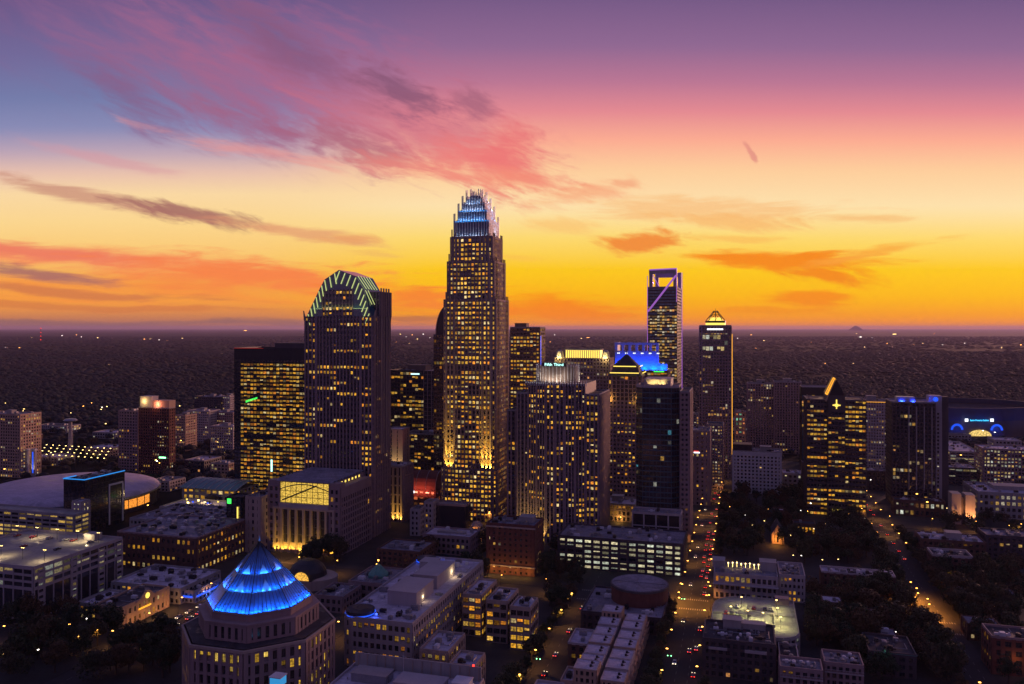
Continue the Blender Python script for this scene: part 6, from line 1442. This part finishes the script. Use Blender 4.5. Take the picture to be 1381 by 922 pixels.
# ------------------------------------------------------------------ street lamps, cars, signals
def lamp_meshes():
    a = MB(); a.cyl(0, 0, 0, .5, .2, .16, 8); a.cyl(0, 0, .5, 8.2, .1, .07, 8); a.bar((0, 0, 8.1), (1.9, 0, 8.7), .06, 6)
    pole = a.mesh('pole', 'metal_dark'); heads = {}
    for m in ('lamp_orange', 'lamp_white', 'lamp_yellow'):
        h = MB(); h.prism(rect(1.0, .42, 2.1, 0), 8.55, 8.75, rect(.7, .3, 2.1, 0)); h.prism(rect(.8, .36, 2.1, 0), 8.48, 8.55); heads[m] = h.mesh('lamp_head', m)
    return pole, heads
POLE, HEADS = lamp_meshes()
def street_lamp(p, rz, label, group, mat='lamp_orange', energy=0, col=(1, .42, .09), s=1.0):
    o = link('street_lamp', None, None, p, rz); tag(o, label, 'street lamp', group); link('pole', POLE, o, scale=(s, s, s)); link('lamp_head', HEADS[mat], o, scale=(s, s, s))
    if energy: lamp('SPOT', 'lamp_light', o, (2.1 * s, 0, 8.3 * s), energy * 1.9, col, size=.3, spot=150)
g1 = 'orange street lamps along the traffic street'
for t in range(300, 900, 24):
    for sd, rz in ((-35.2, -TH), (-16.8, math.pi - TH)):
        p = ungrid(sd, t + (8 if sd > -20 else 0), .13)
        if on_road(*grid(p), 0): continue
        street_lamp(p, rz, 'orange street lamp on the kerb of the traffic street', g1, energy=(1700 if 440 < t < 520 else 2600 if t > 500 else 300) if (t // 24) % 2 == 0 else 0, col=(1, .40, .07))
for s_, t_ in ((-36, 453), (-15.5, 453), (-36, 469), (-15.5, 469)): street_lamp(ungrid(s_, t_, .13), -TH if s_ < -20 else math.pi - TH, 'bright orange street lamp at the glowing street crossing', 'lamps at the orange crossing', energy=6500 if s_ < -20 else 2600, col=(1, .36, .04))
for t in range(600, 960, 26):
    for sd, rz in ((90.8, -TH), (109.2, math.pi - TH)):
        if on_road(sd, t, 0): continue
        street_lamp(ungrid(sd, t, .13), rz, 'orange street lamp lining the right hand boulevard', 'street lamps along the boulevard', energy=2600 if t > 610 and (t // 26) % 2 else 0, s=1.0)
for s_ in range(-10, 235, 30):
    if on_road(s_, 683, 0): continue
    street_lamp(ungrid(s_, 683.5, .13), -TH - R(90), 'orange street lamp on the cross street by the lit shop row', 'street lamps on the cross street', energy=2400 if s_ > 80 else 0)
for t in (320, 345, 370, 395, 440, 470): street_lamp(ungrid(-294.5, t, .13), -TH, 'orange street lamp at the lower left corner street', 'street lamps at the lower left', energy=1500 if t < 400 else 2600, col=(1, .42, .1))
for t in (340, 372): street_lamp(ungrid(92, t, .13), -TH, 'orange street lamp among trees at the lower right', 'street lamps in the lower right trees', energy=600, col=(1, .36, .05))
for t in (470, 479, 488, 497, 508): street_lamp(ungrid(91 + t % 4, t, .13), -TH, 'orange street lamp glowing through foliage at the lower right', 'street lamps in the lower right foliage', energy=12000, col=(1, .33, .04))
for px, py, m_ in ((12, 868, 'lamp_orange'), (28, 884, 'lamp_yellow'), (62, 846, 'lamp_orange'), (88, 866, 'lamp_orange'), (118, 856, 'lamp_white'), (135, 872, 'lamp_orange'), (150, 892, 'lamp_orange'), (8, 910, 'lamp_yellow'), (100, 886, 'lamp_orange'), (46, 905, 'lamp_white'), (176, 838, 'lamp_yellow'), (196, 900, 'lamp_orange')):
    street_lamp(P(px, dep_at(py)), rng.uniform(0, 6.28), 'orange or pale lamp glowing between the trees in the lower left corner', 'lamps in the lower left trees', m_, energy=420 if m_ == 'lamp_orange' else 0, col=(1, .4, .08))
warm = [(q, 453.5, -TH - R(-90)) for q in range(-272, -40, 27)] + [(-92.5, q, -TH) for q in range(300, 450, 27)] + [(-195.5, q, -TH) for q in range(330, 640, 31)] + [(-278, q, math.pi - TH) for q in range(470, 640, 30)]
for q, t, rz in warm:
    if not blocked(q, t, .3) and not on_road(q, t, -.5): street_lamp(ungrid(q, t, .13), rz, 'orange street lamp in the side streets between the low blocks', 'street lamps between the low blocks', energy=1700, col=(1, .40, .08))
k = 0
while k < 34:
    px, py = rng.uniform(970, 1376), rng.uniform(690, 912); p = P(px, dep_at(py)); s, t = grid(p)
    if blocked(s, t, 1) or on_road(s, t, 0): continue
    street_lamp(p, rng.uniform(0, 6.28), 'small pale lamp glimmering among the dark trees on the right', 'lamps among the trees', rng.choice(['lamp_white', 'lamp_yellow', 'lamp_orange']), energy=60 if k % 3 == 0 else 0, s=.8); k += 1
k = 0
while k < 120:
    px = rng.choice((rng.uniform(0, 330), rng.uniform(0, 330), rng.uniform(520, 600), rng.uniform(1000, 1381), rng.uniform(1165, 1381))); d = rng.uniform(640, 1500); p = P(px, d); s, t = grid(p)
    if blocked(s, t, 1): continue
    street_lamp(p, rng.uniform(0, 6.28), 'distant lamp dot in the streets beyond the towers', 'distant lamps beyond the towers', rng.choice(['lamp_white', 'lamp_yellow', 'lamp_orange', 'lamp_orange', 'lamp_yellow']), s=1.2 + d / 1500); k += 1
for j in range(4):        # stepped rows of lamps on the lot behind the arena
    for i in range(11):
        px = 50 + i * 8.6 + j * 3; d = 905 + j * 24 - i * 3; street_lamp(P(px, d), 0.3, 'lot lamp in the rows of lights behind the arena dome', 'rows of lot lamps behind the arena', 'lamp_yellow', s=1.5)

def car_meshes():
    def prof(pts, w, b):
        k = len(b.v); n = len(pts)
        b.v += [(x, -w, z) for x, z in pts] + [(x, w, z) for x, z in pts]
        for i in range(n): b.f.append((k + i, k + (i + 1) % n, k + n + (i + 1) % n, k + n + i)); b.c.append((1, 1, 1)); b.mi.append(0)
        b.f.append(tuple(range(k + n - 1, k - 1, -1))); b.f.append(tuple(range(k + n, k + 2 * n))); b.c += [(1, 1, 1)] * 2; b.mi += [0] * 2
    body = []
    for m in ('car_white', 'car_black', 'car_silver', 'car_red'):
        b = MB(); prof([(-2.2, .35), (2.2, .35), (2.25, .7), (1.9, .85), (1.0, .95), (-1.7, .98), (-2.2, .9), (-2.28, .6)], .88, b); prof([(.25, 1.38), (-1.0, 1.38), (-1.15, 1.44), (.15, 1.44)], .66, b); body.append(b.mesh('body', m))
    g = MB(); k = 0
    lo = [(1.0, -.82, .95), (1.0, .82, .95), (-1.75, .82, .97), (-1.75, -.82, .97)]; hi = [(.25, -.68, 1.39), (.25, .68, 1.39), (-1.05, .68, 1.39), (-1.05, -.68, 1.39)]
    for i in range(4): j = (i + 1) % 4; g.poly([lo[i], lo[j], hi[j], hi[i]])
    w = MB(); n = 12; w.prism(ngon(.33, n), -.1, .1); w.v = [(x, z, y) for x, y, z in w.v]
    hl = MB(); hl.box(-.06, .06, -.2, .2, -.09, .09); tl = MB(); tl.box(-.05, .05, -.2, .2, -.1, .1)
    return body, g.mesh('windows', 'glass_dark'), w.mesh('wheel', 'tyre'), hl.mesh('headlight', 'head_white'), tl.mesh('taillight', 'tail_red')
for nme, c in (('car_white', (.6, .6, .6)), ('car_black', (.02, .02, .022)), ('car_silver', (.3, .31, .33)), ('car_red', (.3, .02, .02))):
    solid(nme, c, .35, .05, .5); MATS[nme].node_tree.nodes['Principled BSDF'].inputs['Coat Weight'].default_value = .7
CB, CG, CW, CHL, CTL = car_meshes()
def car(p, rz, label, group, lights=True):
    o = link('car', None, None, p, rz); tag(o, label, 'car', group); link('body', rng.choice(CB), o); link('windows', CG, o)
    for x in (-1.35, 1.4):
        for y in (-.84, .84): link('wheel', CW, o, (x, y, .33))
    if lights:
        for y in (-.6, .6): link('headlight', CHL, o, (2.24, y, .68)); link('taillight', CTL, o, (-2.26, y, .76))
away = math.pi / 2 - TH
for s_, a, lab in ((-21.2, away, 'car queueing away from us with red tail lights on the traffic street'), (-24.6, away, 'car in the inner lane driving away on the traffic street'), (-30.2, away + math.pi, 'car coming towards us with headlights on the traffic street')):
    t = 300 + rng.uniform(0, 20)
    while t < 860:
        if not 450 < t < 472: car(ungrid(s_ + rng.uniform(-.3, .3), t, .012), a, lab, 'traffic: ' + lab)
        t += rng.uniform(9, 20) if 475 < t < 620 and s_ > -28 else rng.uniform(26, 70)
for s_, a, lab in ((104, away, 'car driving away along the right hand boulevard'), (96, away + math.pi, 'car approaching along the right hand boulevard')):
    t = 590
    while t < 900: car(ungrid(s_, t, .012), a, lab, 'traffic: ' + lab); t += rng.uniform(16, 40)
for s_, a, lab in ((-289.5, away + math.pi, 'car coming towards us in the street by the peach theatre'), (-85, away, 'car driving away in the narrow street left of the townhouses'), (-283, away, 'car driving away in the street by the peach theatre')):
    for t in ((330, 349, 371, 402, 437) if s_ > -100 else (338, 346, 353, 364, 372, 381, 390, 399, 410, 421, 436, 447)): car(ungrid(s_, t, .012), a, lab, 'traffic: ' + lab)
for B, w, D, z in GAR:
    for i in range(9):
        x, y = -w * .42 + rng.randrange(10) * w * .084, rng.choice((-D * .36, D * .02, D * .3)); q = B.w2(x, y); q.z = z
        lab = 'parked car on the lamplit top deck of the ' + ('long pale car park' if B is GAR[0][0] else 'rounded car park'); car(q, away, lab, 'cars: ' + lab, False)
def signal(p, rz, mat, label):
    o = link('traffic_signal', None, None, p, rz); tag(o, label, 'traffic light'); b = MB(); b.cyl(0, 0, 0, 6, .1, .08, 8); b.bar((0, 0, 5.8), (5, 0, 6), .06, 6); b.build('pole', 'metal_dark', o)
    for x in (3.2, 4.8):
        b = MB(); b.prism(rect(.4, .35, x, 0), 5.2, 6.4); h = b.build('signal_head', 'metal_dark', o); b = MB(); b.prism(ngon(.22, 8), 0, .06); b.v = [(x + a, -.2 - q, 5.55 + c) for a, c, q in b.v]; b.build('lens', mat, h)
signal(ungrid(-35.5, 452, .13), -TH, 'signal_green', 'green traffic light at the near left corner of the orange crossing'); signal(ungrid(-35.5, 756, .13), -TH, 'signal_green', 'green traffic light far up the traffic street'); signal(ungrid(-36, 372, .13), -TH, 'signal_green', 'green traffic light hanging over the street beside the townhouses'); signal(ungrid(-92.5, 352, .13), -TH, 'signal_green', 'green traffic light in the narrow street left of the old block')

# ------------------------------------------------------------------ far lights on the plain
def far_buildings():
    spots = [(43, 456, 3), (84, 453, 3), (103, 452, 2), (132, 456, 3), (150, 457, 2), (195, 458, 5), (203, 458, 5), (215, 459, 3), (226, 460, 2), (246, 457, 3), (8, 470, 3), (27, 470, 3), (148, 494, 2), (190, 484, 3), (331, 446, 9), (540, 451, 3), (548, 455, 3), (556, 452, 2), (563, 458, 3), (571, 451, 3), (535, 462, 2), (552, 464, 2), (580, 456, 2), (793, 456, 9), (784, 457, 4), (748, 452, 2),
             (1013, 452, 3), (1030, 460, 3), (1008, 470, 2), (1019, 471, 2), (998, 474, 3), (1176, 456, 3), (1196, 464, 2), (1206, 451, 12), (1160, 455, 8), (1232, 466, 3), (1244, 464, 2), (1270, 466, 6), (1082, 498, 2), (1201, 505, 4), (1237, 506, 3), (1112, 492, 2), (1300, 506, 2), (1356, 497, 2), (1366, 497, 2), (1145, 503, 2), (1330, 480, 2), (1376, 466, 4), (1350, 470, 2), (1000, 486, 2), (742, 462, 2), (720, 470, 2), (60, 480, 2), (120, 482, 2), (300, 478, 2), (1185, 478, 2), (1060, 476, 2), (1290, 470, 2)]
    spots += [(rng.uniform(0, 1381), 450 + 52 * rng.random() ** 1.6, 1.6) for _ in range(22)]
    for i, (px, py, w) in enumerate(spots):
        d = dep_at(py + 1.0); k = d / F; c = P(px, d); B = Bld('far_building', 'tiny lit building among woods on the far plain', 'building', c, 'far lit buildings on the plain', 0.0)
        b = MB(); b.prism(rect(w * k * .9 + 6, 14), 0, 6 + k * .9); B.add('wall', b, 'stone_mauve'); b = MB(); b.prism(rect(w * k * .9 + 7, 15), 6 + k * .9, 6.8 + k * .9); B.add('roof', b, 'roof_grey')
        b = MB(); lw = max(2, w * k * .4); b.obox((-lw / 2, -8.2), (1, 0), lw, 1, 5 + k * .1, 6 + k * .5, True); B.add('lit_window', b, ('lamp_yellow', 'lamp_white', 'lamp_orange')[i % 3] if k > 2.5 else ('led_yellow', 'led_white')[i % 2])
    c = P(55, 9000); o = link('radio_mast', None, None, c); tag(o, 'thin radio mast with red lamps on the horizon at the left', 'mast'); m = MB()
    for a in (0, 2.1, 4.2): m.bar((6 * math.cos(a), 6 * math.sin(a), 0), (2.5 * math.cos(a), 2.5 * math.sin(a), 150), .8, 4)
    for z in range(10, 150, 14): m.bar((5, 0, z), (-3, 4, z + 10), .5, 4); m.bar((-3, 4, z), (-3, -4, z + 10), .5, 4)
    m.build('lattice', 'metal_dark', o)
    for z in (20, 60, 100, 145): b = MB(); b.prism(rect(7, 4), z, z + 7); b.build('warning_lamp', 'tail_red', o)
far_buildings()

# ------------------------------------------------------------------ the air
m = bpy.data.materials.new('haze'); m.use_nodes = True; nt = m.node_tree; nt.nodes.clear(); MATS['haze'] = m
pv = nt.nodes.new('ShaderNodeVolumePrincipled'); pv.inputs['Density'].default_value = 1.7e-5; pv.inputs['Anisotropy'].default_value = 0.2; pv.inputs['Color'].default_value = (.84, .70, 1.0, 1)
mo = nt.nodes.new('ShaderNodeOutputMaterial'); nt.links.new(pv.outputs[0], mo.inputs['Volume'])
b = MB(); b.box(-76000, 76000, -3500, 96000, -1, 300)
tag(b.build('haze', 'haze'), 'dusk haze softening the far plain', 'haze', kind='stuff')
print('TREES', TREES, 'OBJECTS', len(bpy.data.objects))
